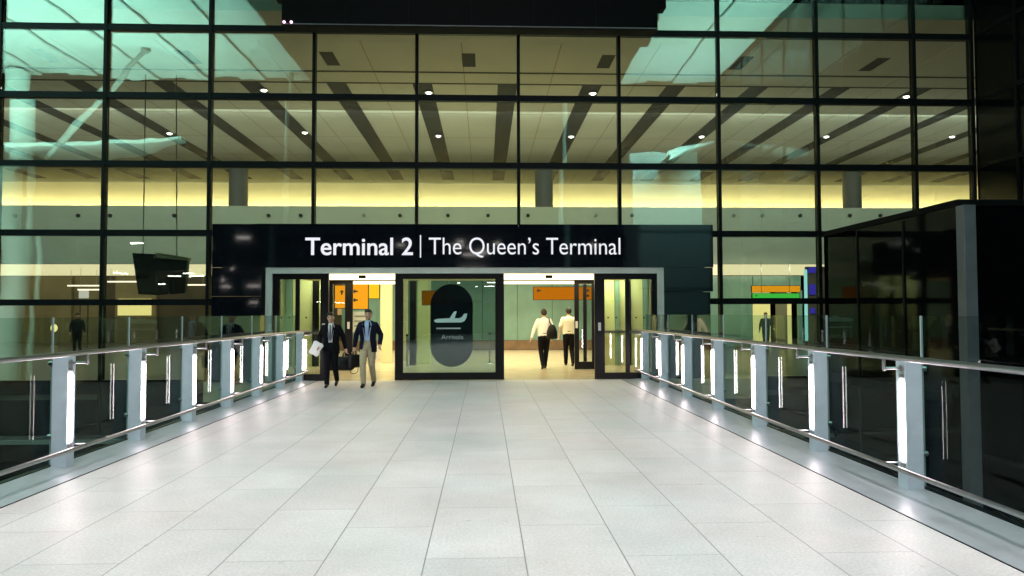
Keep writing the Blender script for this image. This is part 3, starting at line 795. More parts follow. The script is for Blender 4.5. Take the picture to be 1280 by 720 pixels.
# downlights in the slots
for px, py in ((330, 113), (360, 208), (212, 167), (381, 166), (536, 116), (548, 170), (741, 117), (714, 171), (877, 171), (1033, 171), (1133, 121), (1190, 171)):
    a, b = ray(px, py); Y = (9.6 - H) / b; x = a * Y
    r = thing('downlight', 'small white ceiling downlight glowing in a dark ceiling slot', 'ceiling light', (x, Y, 9.6), group='small ceiling downlights in the hall')
    MB().rings([(0, 0, 0.03, 0.13, 0.13), (0, 0, 0.0, 0.16, 0.16)], n=16, e=2).build('housing', M['trim'], r)
    MB().rings([(0, 0, -0.002, 0.10, 0.10), (0, 0, -0.03, 0.08, 0.08)], n=16, e=2).build('lens', M['spot'], r)

# ------------------------------------------------------------------ hanging signs and screens
def hang_sign(px0, px1, py0, py1, Y, mat, label, marks=(), name='hanging_sign', split=None):
    x0, x1 = RX(px0, Y), RX(px1, Y); z1, z0 = RZ(py0, Y, px0), RZ(py1, Y, px0)
    r = thing(name, label, 'sign', ((x0 + x1) / 2, Y, z0), group='lit wayfinding signs in the hall')
    wb(MB().box(x0, x1, Y - 0.05, Y + 0.05, z0, z1), 'face', M[mat], r)
    wb(MB().frame(x0 - 0.02, x1 + 0.02, z0 - 0.02, z1 + 0.02, Y - 0.045, Y + 0.06, 0.018, 0.018, 0.018, 0.018), 'frame', M['black'], r)
    for t in (0.2, 0.8):
        x = x0 + (x1 - x0) * t
        wb(MB().tube([(x, Y, z1 + 0.02), (x, Y, 3.95)], 0.012, n=8), 'hanger', M['steel'], r)
    w, h = x1 - x0, z1 - z0
    for (u, v, kind) in marks:                     # arrow pictograms
        s = min(h * 0.22, 0.085); cx, cz = x0 + w * u, z0 + h * v
        if kind == 'L': pts = [(-1, 0), (0, 1), (0, .35), (1, .35), (1, -.35), (0, -.35), (0, -1)]
        elif kind == 'R': pts = [(1, 0), (0, 1), (0, .35), (-1, .35), (-1, -.35), (0, -.35), (0, -1)]
        else: pts = [(0, 1), (1, 0), (.35, 0), (.35, -1), (-.35, -1), (-.35, 0), (-1, 0)]
        wb(MB().prism([(cx + a * s, cz + b * s) for a, b in pts], Y - 0.056, Y - 0.0505), 'arrow', M['ink'], r)
    return r
hang_sign(419, 436, 357, 385, 25.5, 'orange', 'upright orange lit sign seen through the left inner door', ((0.5, 0.7, 'U'),))
hang_sign(441.5, 460, 355, 386, 24.8, 'orange', 'tall orange lit sign above the man in the navy blazer', ((0.15, 0.7, 'L'), (0.15, 0.35, 'L')))
hang_sign(460, 474, 354, 373, 27.5, 'yellow', 'small bright yellow lit sign right of the tall orange one', ())
hang_sign(667, 745, 359, 374.5, 27.0, 'orangedim', 'wide dim orange lit sign over the two men walking in', ((0.86, 0.72, 'R'), (0.86, 0.3, 'R'), (0.08, 0.72, 'L')))
hang_sign(528, 569, 364, 381, 23.2, 'orangedim', 'dim orange lit sign partly behind the pill shaped Arrivals sign', ())
hang_sign(940, 1000, 357.5, 365, 32.0, 'orange', 'long thin orange lit sign right of the entrance over the green one', ())
hang_sign(940.5, 999, 367, 372.5, 31.5, 'greensign', 'long thin green lit sign right of the entrance under the orange one', ((0.08, 0.5, 'L'),))

def monitors():
    Y = 24.0
    x0, x1 = RX(164, Y), RX(236, Y); xm = RX(197, Y)
    zt_, zb_ = RZ(317, Y, 200), RZ(369, Y, 200)
    r = thing('flight_display', 'dark hanging cluster of tilted display screens behind the left glazing', 'display', ((x0 + x1) / 2, Y, zb_))
    wb(MB().prism([(x0, zt_ + 0.02), (xm - 0.02, zt_ - 0.02), (xm + 0.0, zb_), (x0 + 0.22, zb_ + 0.03)], Y, Y + 0.16), 'left_screen', M['screen'], r)
    wb(MB().prism([(xm + 0.02, zt_ - 0.16), (x1, zt_ - 0.24), (x1 - 0.08, zb_ + 0.06), (xm + 0.04, zb_)], Y - 0.15, Y + 0.02), 'right_screen', M['screen'], r)
    wb(MB().prism([(xm - 0.02, zt_ + 0.02), (x1, zt_ - 0.14), (x1, zt_ - 0.235), (xm + 0.02, zt_ - 0.15)], Y - 0.18, Y + 0.1), 'header', M['tan'], r)
    wb(MB().tube([(xm + 0.55, Y + 0.1, zt_ - 0.2), (xm + 0.45, Y + 0.1, 9.6)], 0.02, n=8), 'hanger', M['column'], r)
    wb(MB().tube([(x0 + 0.3, Y + 0.1, zt_ - 0.1), (x0 + 0.3, Y + 0.1, 9.6)], 0.02, n=8), 'hanger', M['column'], r)
monitors()

# ------------------------------------------------------------------ black canopy over the entrance
def canopy():
    Y = 18.1
    x0, x1 = RX(352, Y, 30), RX(822, Y, 30); zb = RZ(43, Y + 0.45, 606)
    r = thing('entrance_canopy', 'black boxed canopy crossing the top of the glass over the entrance', 'canopy', ((x0 + x1) / 2, Y, zb))
    wb(MB().box(x0, x1, Y, Y + 0.45, zb, 14.0), 'box', M['matte'], r)
    wb(MB().box(x0 - 0.20, x0 - 0.002, Y + 0.05, Y + 0.42, zb + 0.72, 14.0), 'stepped_end', M['matte'], r)
    wb(MB().box(x1 + 0.002, x1 + 0.24, Y + 0.05, Y + 0.42, zb + 0.60, 14.0), 'stepped_end', M['matte'], r)
    for k in range(1, 6):
        xk = x0 + (x1 - x0) * k / 6
        wb(MB().box(xk - 0.012, xk + 0.012, Y - 0.006, Y - 0.001, zb + 0.05, 13.9), 'panel_joint', M['mull'], r)
    wb(MB().box(x0 + 0.02, x1 - 0.02, Y - 0.012, Y - 0.0065, zb + 0.02, zb + 0.045), 'drip_edge', M['colgrey'], r)
    for px in (352.5, 361.5):
        x = RX(px, Y, 28) + 0.06; z = RZ(28, Y, 355)
        wb(MB().ball((x, Y - 0.03, z), 0.035, 0.035, 0.03), 'pilot_lamp', M['pink'], r)
canopy()

# ------------------------------------------------------------------ forecourt roof, columns and car park behind the viewer (they show in the glass)
def forecourt():
    ZS = 14.65
    for xa, xb, lab in ((-34, -9.85, 'lit white slatted forecourt roof left of the bridge mirrored in the glass'),
                        (7.5, 13.0, 'lit white slatted forecourt roof right of the bridge mirrored in the glass')):
        r = thing('forecourt_roof', lab, 'roof', ((xa + xb) / 2, 8, ZS), group='slatted white forecourt roofs')
        x = xa; k = 0
        while x < xb - 0.3:
            w = min(1.45, xb - x)
            z = ZS + (0.12 if k % 2 else 0.0)
            wb(MB().box(x, x + w - 0.06, -2.2, 17.4, z, z + 0.12), 'roof_slat', M['soffit'], r)
            x += w; k += 1
        lamp_area('roof_fill_uplight', ((xa + xb) / 2, 6, 9.8), UP, (xb - xa) * 0.7, 12, 270 * (xb - xa), (0.48, 1.0, 0.83))  # unseen uplight added so the slats mirror brightly in the glass
    for x, y, lab in ((-24.6, -1.2, 'round white forecourt column mirrored at the far left of the glass'),
                      (3.6 + 1.2, -6, 'slim white forecourt column mirrored right of the canopy'),):
        rr = 0.62 if x < 0 else 0.16
        r = thing('forecourt_column', lab, 'column', (x, y, -6), group='white columns of the forecourt')
        MB().rings([(0, 0, 0.3, rr, rr), (0, 0, 20.5, rr * 0.9, rr * 0.9)], n=28, e=2).build('shaft', M['tower'], r, smooth=False)
        MB().rings([(0, 0, 0.0, rr * 1.3, rr * 1.3), (0, 0, 0.29, rr * 1.3, rr * 1.3)], n=28, e=2).build('base', M['concrete'], r)
    r = thing('stair_tower', 'pale stair tower beside the bridge mirrored in the glass right of the sign', 'tower', (10, -3.5, -6))
    MB().box(-1.9, 1.9, -2, 2, 0, 16.5).build('wall', M['tower'], r)
    for k in range(5):
        MB().box(-1.92, 1.92, 2.002, 2.03, 2.9 + 3.0 * k, 3.0 + 3.0 * k).build('panel_joint', M['column'], r)
    lamp_area('tower_fill_lamp', (10, 4, 12.5), (math.radians(-70), 0, 0), 3, 1, 1000, (0.45, 1.0, 1.0))  # added out of view to light the tower's mirrored face
    lamp_area('column_wash', (-24, 4, 2.0), (math.radians(-90), 0, 0), 2, 4, 380, (0.75, 1.0, 0.85))
    # raking white struts carrying the forecourt roofs
    for i, (a, b, rr, lab) in enumerate((((-24.6, -1.2, 8.5), (-16.5, 2.5, 14.6), 0.13, 'raking white strut rising right from the round column'),
                              ((-24.6, -1.2, 9.0), (-31, 3.0, 14.6), 0.13, 'raking white strut rising left from the round column'),
                              ((-11.5, -3, -6), (-10.6, -1.0, 14.6), 0.12, 'slim white mast at the inner edge of the left roof'))):
        r = thing('roof_strut', lab, 'strut', a, group='white struts of the forecourt roofs')
        d = Vector(b) - Vector(a)
        MB().tube([(0, 0, 0), tuple(d * 0.5), tuple(d)], [rr, rr * 1.2, rr * 0.8], n=14).build('shaft', M['concrete'], r, smooth=True)
        MB().tube([tuple(d * 0.985), tuple(d * 1.0)], rr * 1.5, n=14, round_ends=False).build('end_plate', M['concrete'], r)
    # low wing shaped canopies either side, their pale undersides lit from the forecourt
    for xs_, lab in (((-33, -30, -24, -19, -16.5), 'pale wing shaped low canopy tapering toward the bridge on the left'),
                     ((9.5, 10.2, 11.2, 12.2, 12.9), 'pale narrow low canopy beside the stair tower')):
        r = thing('wing_canopy', lab, 'canopy', (xs_[2], -2, 8), group='low canopies of the forecourt')
        mb = MB(); n = len(xs_); vs = []
        for i, x in enumerate(xs_):
            t = i / (n - 1); hw = 3.2 * (1 - t) + 0.25; z = 1.2 + 1.9 * t
            vs += [(x - xs_[2], -hw, z), (x - xs_[2], hw, z + 0.5 * (1 - t)), (x - xs_[2], hw, z + 0.62 * (1 - t) + 0.15), (x - xs_[2], -hw, z + 0.16)]
        fs = [(0, 1, 2, 3), tuple(4 * (n - 1) + q for q in (3, 2, 1, 0))]
        for i in range(n - 1):
            for q in range(4): fs.append((4 * i + q, 4 * i + (q + 1) % 4, 4 * i + 4 + (q + 1) % 4, 4 * i + 4 + q))
        mb.add(vs, fs).build('shell', M['soffit'], r)
        MB().tube([(0, 0, -14), (0, 0, 1.9)], 0.16, n=14).build('stalk', M['tower'], r)
    # multi-storey car park with tube lights
    r = thing('car_park', 'dark open multi storey car park with rows of tube lights behind the viewer', 'building', (-12, -34, -6))
    for k in range(6):
        z = 0.2 + 2.9 * k
        MB().box(-26, 30, -8, 6, z, z + 0.35).build('deck', M['dark_concrete'], r)
        MB().box(-26, 30, 6.01, 6.2, z - 0.1, z + 0.9).build('parapet', M['dark_concrete'], r)
    for k in range(9):
        MB().box(-25.5 + 6.8 * k, -24.9 + 6.8 * k, 5.2, 5.8, 0, 15).build('pier', M['dark_concrete'], r)
    MB().box(-26, 30, -8.4, -8.01, 0, 15.5).build('back_wall', M['dark_concrete'], r)
    for k in range(2, 6):
        for i in range(8):
            if random.random() < 0.75:
                x = -24 + 6.8 * i + random.uniform(-1.5, 1.5); y = random.choice((4.0, 1.0, -3.0))
                z = 0.2 + 2.9 * k - 0.16
                L = random.choice((0.7, 1.2, 1.2))
                MB().box(x, x + L, y, y + 0.12, z, z + 0.06).build('tube_light', M['tube'], r)
    for (cx, cz, n_) in ((-22.3, 4.6, 9), (-0.6, 4.6, 9), (-0.5, 7.6, 7), (-29.4, 5.4, 10), (3.0, 2.0, 4)):
        for i in range(n_):
            x = cx + random.uniform(-2.2, 2.2) + 12; z = cz + random.uniform(-1.1, 1.3) + 6; y = 3.0 + random.uniform(0, 1.5)
            L = random.choice((0.25, 0.5, 0.9, 1.2))
            MB().box(x, x + L, y, y + 0.08, z, z + random.uniform(0.03, 0.08)).build('tube_light', M['tube'], r)
forecourt()
# unseen lamps added high between the forecourt roofs to light the walkway
for y, pw in ((14.5, 140), (8.0, 250), (0.5, 350), (-6.0, 345)):
    lamp_area('walkway_fill_lamp', (-0.3, y, 18.5), (math.radians(34 if y < -2 else (8 if y < 3 else -6)), 0, 0), 5, 0.6, pw, (1.0, 0.965, 0.975), 75)

# ------------------------------------------------------------------ people
def body_parts(p):
    """p: dict of joints (local, facing -Y, metres at 1.75 m)"""
    pass

def V(*a): return Vector(a)
def lerp(a, b, t): return a + (b - a) * t
def limb(a, b, c, ra, rb, rc, bulge=0.0):
    """smooth path shoulder-elbow-wrist with radii"""
    pts, rad = [], []
    for t in (0, .25, .5, .75): pts.append(lerp(a, b, t)); rad.append(lerp(ra, rb, t) + bulge * math.sin(PI * t))
    for t in (0, .25, .5, .75, 1): pts.append(lerp(b, c, t)); rad.append(lerp(rb, rc, t) + bulge * 0.8 * math.sin(PI * min(1, t * 1.3)))
    return pts, rad
def hand(mb, wrist, d, side, curl=0.7):
    """palm, four curled fingers and a thumb; d = forearm direction, side = +1 when the thumb points to -X"""
    d = d.normalized()
    fwd = V(0, -1, 0); n = d.cross(fwd).normalized()       # palm normal roughly across X
    w = n.cross(d).normalized()                            # across the palm (front-back)
    pc = wrist + d * 0.05
    mb.tube([wrist - d * 0.01, pc, wrist + d * 0.085], [0.026, 0.034, 0.033], n=12)
    inward = n * side
    for i, L in enumerate((0.072, 0.082, 0.076, 0.060)):
        o = (1.5 - i) * 0.0185
        a = wrist + d * 0.085 + w * (-o)
        b = a + d * L * 0.45 + inward * L * 0.12 * curl
        c = b + d * L * 0.30 + inward * L * 0.45 * curl
        e = c + d * L * 0.05 + inward * L * 0.35 * curl
        mb.tube([a - d * 0.02, a, b, c, e], [0.0095, 0.0095, 0.009, 0.008, 0.007], n=8)
    t0 = wrist + d * 0.03 - w * 0.026
    mb.tube([t0, t0 + d * 0.028 - w * 0.022, t0 + d * 0.058 - w * 0.022 + inward * 0.018], [0.013, 0.011, 0.009], n=8)

def person(label, loc, rz, height, J, cloth, group='people at the terminal entrance', lean=0.0):
    """J holds the pose; cloth the outfit"""
    k = height / 1.75
    r = thing('person', label, 'person', loc, rz, group)
    S = Matrix.Scale(k, 4)
    skin = M['skin']
    hipc = V(0, 0, 0.93)
    tw = J.get('twist', 0.0)
    sh = {s: V(s * 0.170 * math.cos(tw), s * 0.170 * math.sin(tw) + J.get('chest_y', 0.0), 1.405) for s in (-1, 1)}
    nk = V(0, 0.012 + J.get('chest_y', 0.0), 1.47); hd = V(J.get('head_x', 0.0), -0.012 + J.get('chest_y', 0.0) + J.get('head_y', 0), 1.622)
    def torso(mb, o=0.0, z0=0.86, waist=0.0, e=2.5):
        cy = J.get('chest_y', 0.0)
        R = [(0, 0.005, z0, 0.150 + o, 0.105 + o), (0, 0.008, 0.93, 0.168 + o, 0.118 + o), (0, 0.002, 1.03, 0.148 + o + waist, 0.105 + o),
             (0, cy * .5, 1.14, 0.152 + o + waist, 0.110 + o), (0, cy, 1.26, 0.172 + o, 0.120 + o), (0, cy, 1.35, 0.185 + o, 0.118 + o), (0, cy + .004, 1.41, 0.178 + o, 0.098 + o),
             (0, cy + .008, 1.445, 0.135 + o, 0.078 + o), (0, cy + .012, 1.475, 0.078 + o, 0.062 + o)]
        mb.rings(R, n=32, e=e)
    # ---- one continuous body
    b = MB(); torso(b, -0.012)
    b.tube([nk - V(0, 0, 0.06), nk + V(0, -0.006, 0.05), hd - V(0, -0.02, 0.03)], [0.062, 0.054, 0.054], n=16)
    b.ball(hd, 0.075, 0.094, 0.112, 20, 14)
    b.ball(hd + V(0, -0.035, -0.058), 0.052, 0.052, 0.052)             # jaw
    b.tube([hd + V(0, -0.088, 0.012), hd + V(0, -0.108, -0.022)], [0.009, 0.015], n=8)
    for s in (-1, 1):
        b.ball(hd + V(s * 0.077, 0.008, -0.008), 0.012, 0.020, 0.030, 10, 8)
        b.ball(hd + V(s * 0.032, -0.072, -0.015), 0.020, 0.018, 0.018, 8, 6)
        P, R = limb(sh[s], J['el'][s], J['wr'][s], 0.050, 0.038, 0.026, 0.004)
        b.tube(P, R, n=12)
        hand(b, J['wr'][s], J['wr'][s] - J['el'][s] + V(0, 0, 0) , -s, J.get('curl', {}).get(s, 0.7))
        P, R = limb(V(s * 0.088, 0, 0.92), J['kn'][s], J['an'][s], 0.078, 0.052, 0.036, 0.006)
        b.tube(P, R, n=14)
        f = J.get('foot', {}).get(s, V(0, -1, 0)).normalized()
        b.tube([J['an'][s] + V(0, 0.01, -0.025), J['an'][s] + f * 0.10 - V(0, 0, 0.045), J['an'][s] + f * 0.17 - V(0, 0, 0.05)], [0.032, 0.030, 0.022], n=12)
    b.build('body', skin, r, smooth=True, remesh=0.009, smooth_it=3, xf=S)
    # ---- face details
    if not cloth.get('faceless'):
        for s in (-1, 1):
            MB().ball(hd + V(s * 0.030, -0.088, 0.004), 0.010, 0.006, 0.006, 8, 6).build('eye', M['eye'], r, xf=S)
            MB().tube([hd + V(s * 0.016, -0.092, 0.024), hd + V(s * 0.044, -0.084, 0.026)], 0.0035, n=6).build('eyebrow', M['hair'], r, xf=S)
        MB().tube([hd + V(-0.020, -0.092, -0.052), hd + V(0.0, -0.096, -0.050), hd + V(0.020, -0.092, -0.052)], 0.006, n=8).build('mouth', M['lip'], r, xf=S)
    # ---- hair
    h = MB()
    h.ball(hd + V(0, 0.010, 0.026), 0.089, 0.106, 0.112, 28, 20,
           keep=lambda v: (v[2] - hd.z > 0.045 + 0.0 * v[1]) or (v[1] - hd.y > 0.005 - (v[2] - hd.z) * 0.4 and v[2] - hd.z > -0.075))
    h.ball(hd + V(0.012, -0.060, 0.082), 0.055, 0.038, 0.030, 14, 8)
    h.ball(hd + V(-0.03, -0.03, 0.100), 0.045, 0.045, 0.026, 14, 8)
    h.build('hair', M[cloth['hair']], r, smooth=True, thick=0.006, remesh=0.007, smooth_it=1, xf=S)
    # ---- trousers
    t = MB()
    for s in (-1, 1):
        P, R = limb(V(s * 0.088, 0, 0.92), J['kn'][s], J['an'][s] + V(0, 0.004, 0.0), 0.098, 0.072, 0.058, 0.004)
        t.tube(P, R, n=16, round_ends=True)
    t.rings([(0, 0.005, 0.83, 0.150, 0.105), (0, 0.006, 0.93, 0.180, 0.128), (0, 0.003, 1.03, 0.160, 0.116), (0, 0.002, 1.05, 0.158, 0.114)], n=28)
    t.build('trousers', M[cloth['trousers']], r, smooth=True, remesh=0.012, smooth_it=2, xf=S)
    # ---- shoes
    for s in (-1, 1):
        f = J.get('foot', {}).get(s, V(0, -1, 0)).normalized(); a = J['an'][s]
        sm = MB()
        sm.tube([a - f * 0.035 - V(0, 0, 0.040), a + f * 0.05 - V(0, 0, 0.040), a + f * 0.13 - V(0, 0, 0.052), a + f * 0.185 - V(0, 0, 0.058)], [0.040, 0.042, 0.040, 0.030], n=14)
        sm.tube([a + V(0, 0, 0.02), a - V(0, 0, 0.03)], [0.046, 0.044], n=12)
        sm.build('shoe', M['leather'], r, smooth=True, remesh=0.009, smooth_it=2, xf=S)
    # ---- shirt
    q = MB()
    jk = cloth.get('jacket')
    torso(q, 0.004 if jk else 0.016, z0=0.90 if jk else 0.98, waist=0.0 if jk else 0.022)
    q.tube([nk - V(0, 0, 0.02), nk + V(0, -0.004, 0.035)], [0.070, 0.064], n=18, round_ends=False)
    if not jk:
        for s in (-1, 1):
            if cloth.get('short'):
                m_ = lerp(sh[s], J['el'][s], 0.85); q.tube([sh[s], lerp(sh[s], m_, .5), m_], [0.068, 0.066, 0.066], n=14)
            else:
                P, R = limb(sh[s], J['el'][s], lerp(J['el'][s], J['wr'][s], 0.97), 0.068, 0.056, 0.038, 0.004)
                q.tube(P, R, n=14)
    q.build('shirt', M[cloth['shirt']], r, smooth=True, remesh=0.011, smooth_it=2, xf=S)
    if not jk:
        MB().rings([(0, 0.003, 1.010, 0.168, 0.122), (0, 0.003, 1.045, 0.166, 0.121)], n=28).build('belt', M['leather'], r, smooth=True, xf=S)
    if jk:
        # open-front jacket shell plus sleeves and lapels
        o = 0.026; cy = J.get('chest_y', 0.0)
        R = [(0.0, 0.008, 0.78, 0.188, 0.142, 26), (0, 0.008, 0.86, 0.190, 0.146, 23), (0, 0.008, 0.95, 0.188, 0.142, 18), (0, 0.003, 1.05, 0.172, 0.130, 13), (0, cy * .5, 1.15, 0.176, 0.134, 14),
             (0, cy, 1.26, 0.196, 0.143, 17), (0, cy, 1.35, 0.208, 0.141, 20), (0, cy + .004, 1.41, 0.200, 0.120, 24), (0, cy + .008, 1.452, 0.150, 0.098, 28), (0, cy + .012, 1.485, 0.086, 0.078, 38)]
        if cloth.get('open_wide'): R = [q_[:5] + (q_[5] + 5,) for q_ in R]
        n = 36; vs, fs = [], []
        for cx, cyy, z, rx, ry, gap in R:
            for i in range(n + 1):
                g = math.radians(gap); a = -PI / 2 + g + (2 * PI - 2 * g) * i / n
                c_, s_ = math.cos(a), math.sin(a)
                vs.append((cx + rx * math.copysign(abs(c_) ** 0.85, c_), cyy + ry * math.copysign(abs(s_) ** 0.85, s_), z))
        m_ = n + 1
        for i in range(len(R) - 1):
            for j in range(n): fs.append((i * m_ + j, i * m_ + j + 1, (i + 1) * m_ + j + 1, (i + 1) * m_ + j))
        jm = MB().add(vs, fs)
        j = jm.build('jacket', M[cloth['jacket']], r, smooth=True, thick=0.014, xf=S)
        for s in (-1, 1):
            sl = MB()
            P, Rr = limb(sh[s] + V(0, 0, -0.005), J['el'][s], lerp(J['el'][s], J['wr'][s], 0.95), 0.066, 0.060, 0.046, 0.004)
            sl.tube(P, Rr, n=16)
            x = sl.build('sleeve', M[cloth['jacket']], r, smooth=True, remesh=0.012, smooth_it=2, xf=S); x.parent = j
            lp = MB()
            lp.prism([(s * 0.030, 1.12), (s * 0.075, 1.33), (s * 0.100, 1.36), (s * 0.070, 1.46), (s * 0.045, 1.47), (s * 0.050, 1.40)], -0.150 + cy, -0.140 + cy)
            x = lp.build('lapel', M[cloth['jacket']], r, xf=S); x.parent = j
        if cloth.get('tie'):
            MB().prism([(-0.014, 1.455), (0.014, 1.455), (0.018, 1.43), (0.013, 1.42), (0.030, 1.12), (0.0, 1.07), (-0.030, 1.12), (-0.013, 1.42), (-0.018, 1.43)], -0.135 + cy, -0.127 + cy).build('tie', M['tie'], r, xf=S)
    return r, k, J

# man 1: black suit, papers in his right hand, bag in his left
Y1 = RZ(483, 1) ; Y1 = -H / (ray(416, 483)[1])
x1 = ray(414, 440)[0] * Y1
J1 = dict(el={-1: V(-0.270, 0.05, 1.165), 1: V(0.270, 0.06, 1.16)}, wr={-1: V(-0.255, -0.14, 0.985), 1: V(0.330, 0.02, 0.90)},
          kn={-1: V(-0.080, -0.14, 0.50), 1: V(0.095, -0.05, 0.50)}, an={-1: V(-0.060, -0.22, 0.085), 1: V(0.100, 0.24, 0.14)},
          foot={1: V(0, -1, -0.35)}, head_x=-0.01, chest_y=-0.02)
p1, k1, _ = person('man in black suit, white shirt and tie walking out with white papers', (x1, Y1, 0), 0.05, 1.69, J1,
                   dict(hair='hair', trousers='suit', shirt='white', jacket='suit', tie=True))
# man 2: navy blazer, light blue shirt, khaki trousers
Y2 = -H / (ray(461, 483)[1]); x2 = ray(460, 440)[0] * Y2
J2 = dict(el={-1: V(-0.275, 0.03, 1.16), 1: V(0.285, 0.04, 1.165)}, wr={-1: V(-0.300, -0.03, 0.90), 1: V(0.290, -0.11, 0.955)},
          kn={-1: V(-0.085, -0.15, 0.50), 1: V(0.092, -0.03, 0.49)}, an={-1: V(-0.062, -0.20, 0.085), 1: V(0.100, 0.18, 0.11)},
          foot={1: V(0, -1, -0.25)}, chest_y=-0.02, head_x=0.008)
p2, k2, _ = person('man in navy blazer, light blue shirt and khaki trousers walking out', (x2, Y2, 0), -0.04, 1.76, J2,
                   dict(hair='hair', trousers='khaki', shirt='ltblue', jacket='navy', open_wide=True))
# man 3: cream shirt, back to us, shoulder bag
Y3 = -H / (ray(680, 461)[1]); x3 = ray(680, 420)[0] * Y3
J3 = dict(el={-1: V(-0.265, 0.02, 1.16), 1: V(0.290, 0.03, 1.17)}, wr={-1: V(-0.235, -0.10, 0.93), 1: V(0.370, 0.10, 0.92)},
          kn={-1: V(-0.075, -0.12, 0.50), 1: V(0.085, -0.04, 0.50)}, an={-1: V(-0.045, -0.16, 0.085), 1: V(0.060, 0.20, 0.13)},
          foot={1: V(0, -1, -0.4)}, chest_y=-0.015)
p3, k3, _ = person('man in cream long sleeved shirt walking in with a black shoulder bag', (x3, Y3, 0), PI + 0.03, 1.79, J3,
                   dict(hair='hairbrown', trousers='suit', shirt='cream'))
# man 4: beige short-sleeved shirt, beside the inner door
Y4 = -H / (ray(711, 457)[1]); x4 = ray(711, 420)[0] * Y4
J4 = dict(el={-1: V(-0.245, 0.04, 1.16), 1: V(0.255, 0.04, 1.16)}, wr={-1: V(-0.245, -0.05, 0.93), 1: V(0.275, -0.04, 0.92)},
          kn={-1: V(-0.090, -0.03, 0.49), 1: V(0.085, -0.10, 0.50)}, an={-1: V(-0.105, 0.20, 0.12), 1: V(0.080, -0.14, 0.085)},
          foot={-1: V(0, -1, -0.35)}, chest_y=-0.015)
p4, k4, _ = person('man in beige short sleeved shirt walking in past the inner door leaf', (x4, Y4, 0), PI - 0.03, 1.84, J4,
                   dict(hair='hair', trousers='suit', shirt='beige', short=True))
# person 5: dark figure far inside against the yellow doorway
Y5 = 32.3; x5 = RX(957, Y5)
J5 = dict(el={-1: V(-0.25, 0.04, 1.16), 1: V(0.25, 0.0, 1.16)}, wr={-1: V(-0.28, -0.02, 0.92), 1: V(0.33, -0.16, 1.00)},
          kn={-1: V(-0.08, -0.08, 0.50), 1: V(0.09, 0.02, 0.49)}, an={-1: V(-0.07, -0.14, 0.085), 1: V(0.09, 0.16, 0.10)}, chest_y=-0.015)
p5, _, _ = person('distant figure in dark clothes standing before the yellow lit doorway', (x5, Y5, 0), -0.3, 1.68, J5,
                  dict(hair='hair', trousers='silh', shirt='silh', faceless=True))

# person 6: dark figure low in the left hall
Y6 = 31.0
J6 = dict(el={-1: V(-0.25, 0.03, 1.16), 1: V(0.25, 0.03, 1.16)}, wr={-1: V(-0.26, -0.08, 0.93), 1: V(0.27, -0.06, 0.92)},
          kn={-1: V(-0.09, -0.03, 0.49), 1: V(0.09, -0.02, 0.49)}, an={-1: V(-0.10, 0.0, 0.085), 1: V(0.11, 0.02, 0.085)})
person('dark clothed figure standing low in the hall behind the left glazing', (RX(97, Y6), Y6, 0), 0.5, 1.72, J6,
       dict(hair='hair', trousers='silh', shirt='silh'))
# carried things, placed at the hands
def world(r, k, v):
    return Matrix.Translation(r.location) @ Matrix.Rotation(r.rotation_euler.z, 4, 'Z') @ (v * k)
def held_bag(hand_pt, w, d, h, drop, rz, label, name='briefcase'):
    r = thing(name, label, 'bag', (hand_pt.x, hand_pt.y, hand_pt.z - drop - h), rz, 'bags carried by the men')
    b = MB().rings([(0, 0, 0.0, w * .44, d * .40), (0, 0, 0.03, w * .50, d * .5), (0, 0, h * .5, w * .51, d * .52), (0, 0, h * .9, w * .47, d * .42), (0, 0, h, w * .42, d * .2)], n=28, e=4.5)
    b.build('body', M['leather'], r, smooth=True)
    MB().rings([(0, 0, h * .60, w * .515, d * .53), (0, 0, h * .62, w * .515, d * .53)], n=28, e=4.5).build('seam', M['suit'], r)
    for s in (-1, 1):
        MB().tube([(-w * .18, s * d * .18, h * .94), (-w * .15, s * d * .1, h + drop * .7), (0, 0, h + drop), (w * .15, s * d * .1, h + drop * .7), (w * .18, s * d * .18, h * .94)], 0.009, n=8).build('handle', M['leather'], r, smooth=True)
    return r
hl = world(p1, k1, J1['wr'][1] + V(0.01, 0.0, -0.09))
held_bag(hl, 0.40, 0.16, 0.30, 0.10, 0.5, 'large black bag in the suited man\'s left hand', 'holdall')
hr_ = world(p2, k2, J2['wr'][-1] + V(-0.0, 0.0, -0.10))
b2 = held_bag(hr_, 0.30, 0.13, 0.30, 0.07, 0.9, 'dark briefcase in the right hand of the man in the blazer')
# loose strap looping below it
MB().tube([(-0.10, 0, 0.12), (-0.15, -0.02, -0.06), (-0.12, -0.03, -0.12), (0.0, -0.02, -0.14), (0.10, 0, -0.10), (0.13, 0, 0.10)], 0.008, n=8).build('strap', M['leather'], b2, smooth=True)
# papers
hp = world(p1, k1, J1['wr'][-1] + V(-0.03, -0.05, -0.08))
r = thing('paper_sheets', 'loose white papers in the right hand of the man in the black suit', 'papers', (hp.x - 0.03, hp.y - 0.03, hp.z))
for a, dy in ((0.0, 0.0), (0.16, 0.012), (-0.12, 0.024)):
    c, s_ = math.cos(a - 0.5), math.sin(a - 0.5)
    vs = []
    for (u, v) in ((-.105, -.15), (.105, -.15), (.105, .15), (-.105, .15)):
        vs.append((u * c - v * s_, dy, u * s_ + v * c))
    MB().add(vs + [(x, y + 0.0015, z) for x, y, z in vs], [(0, 1, 2, 3), (7, 6, 5, 4), (0, 4, 5, 1), (1, 5, 6, 2), (2, 6, 7, 3), (3, 7, 4, 0)]).build('sheet', M['paper'], r)
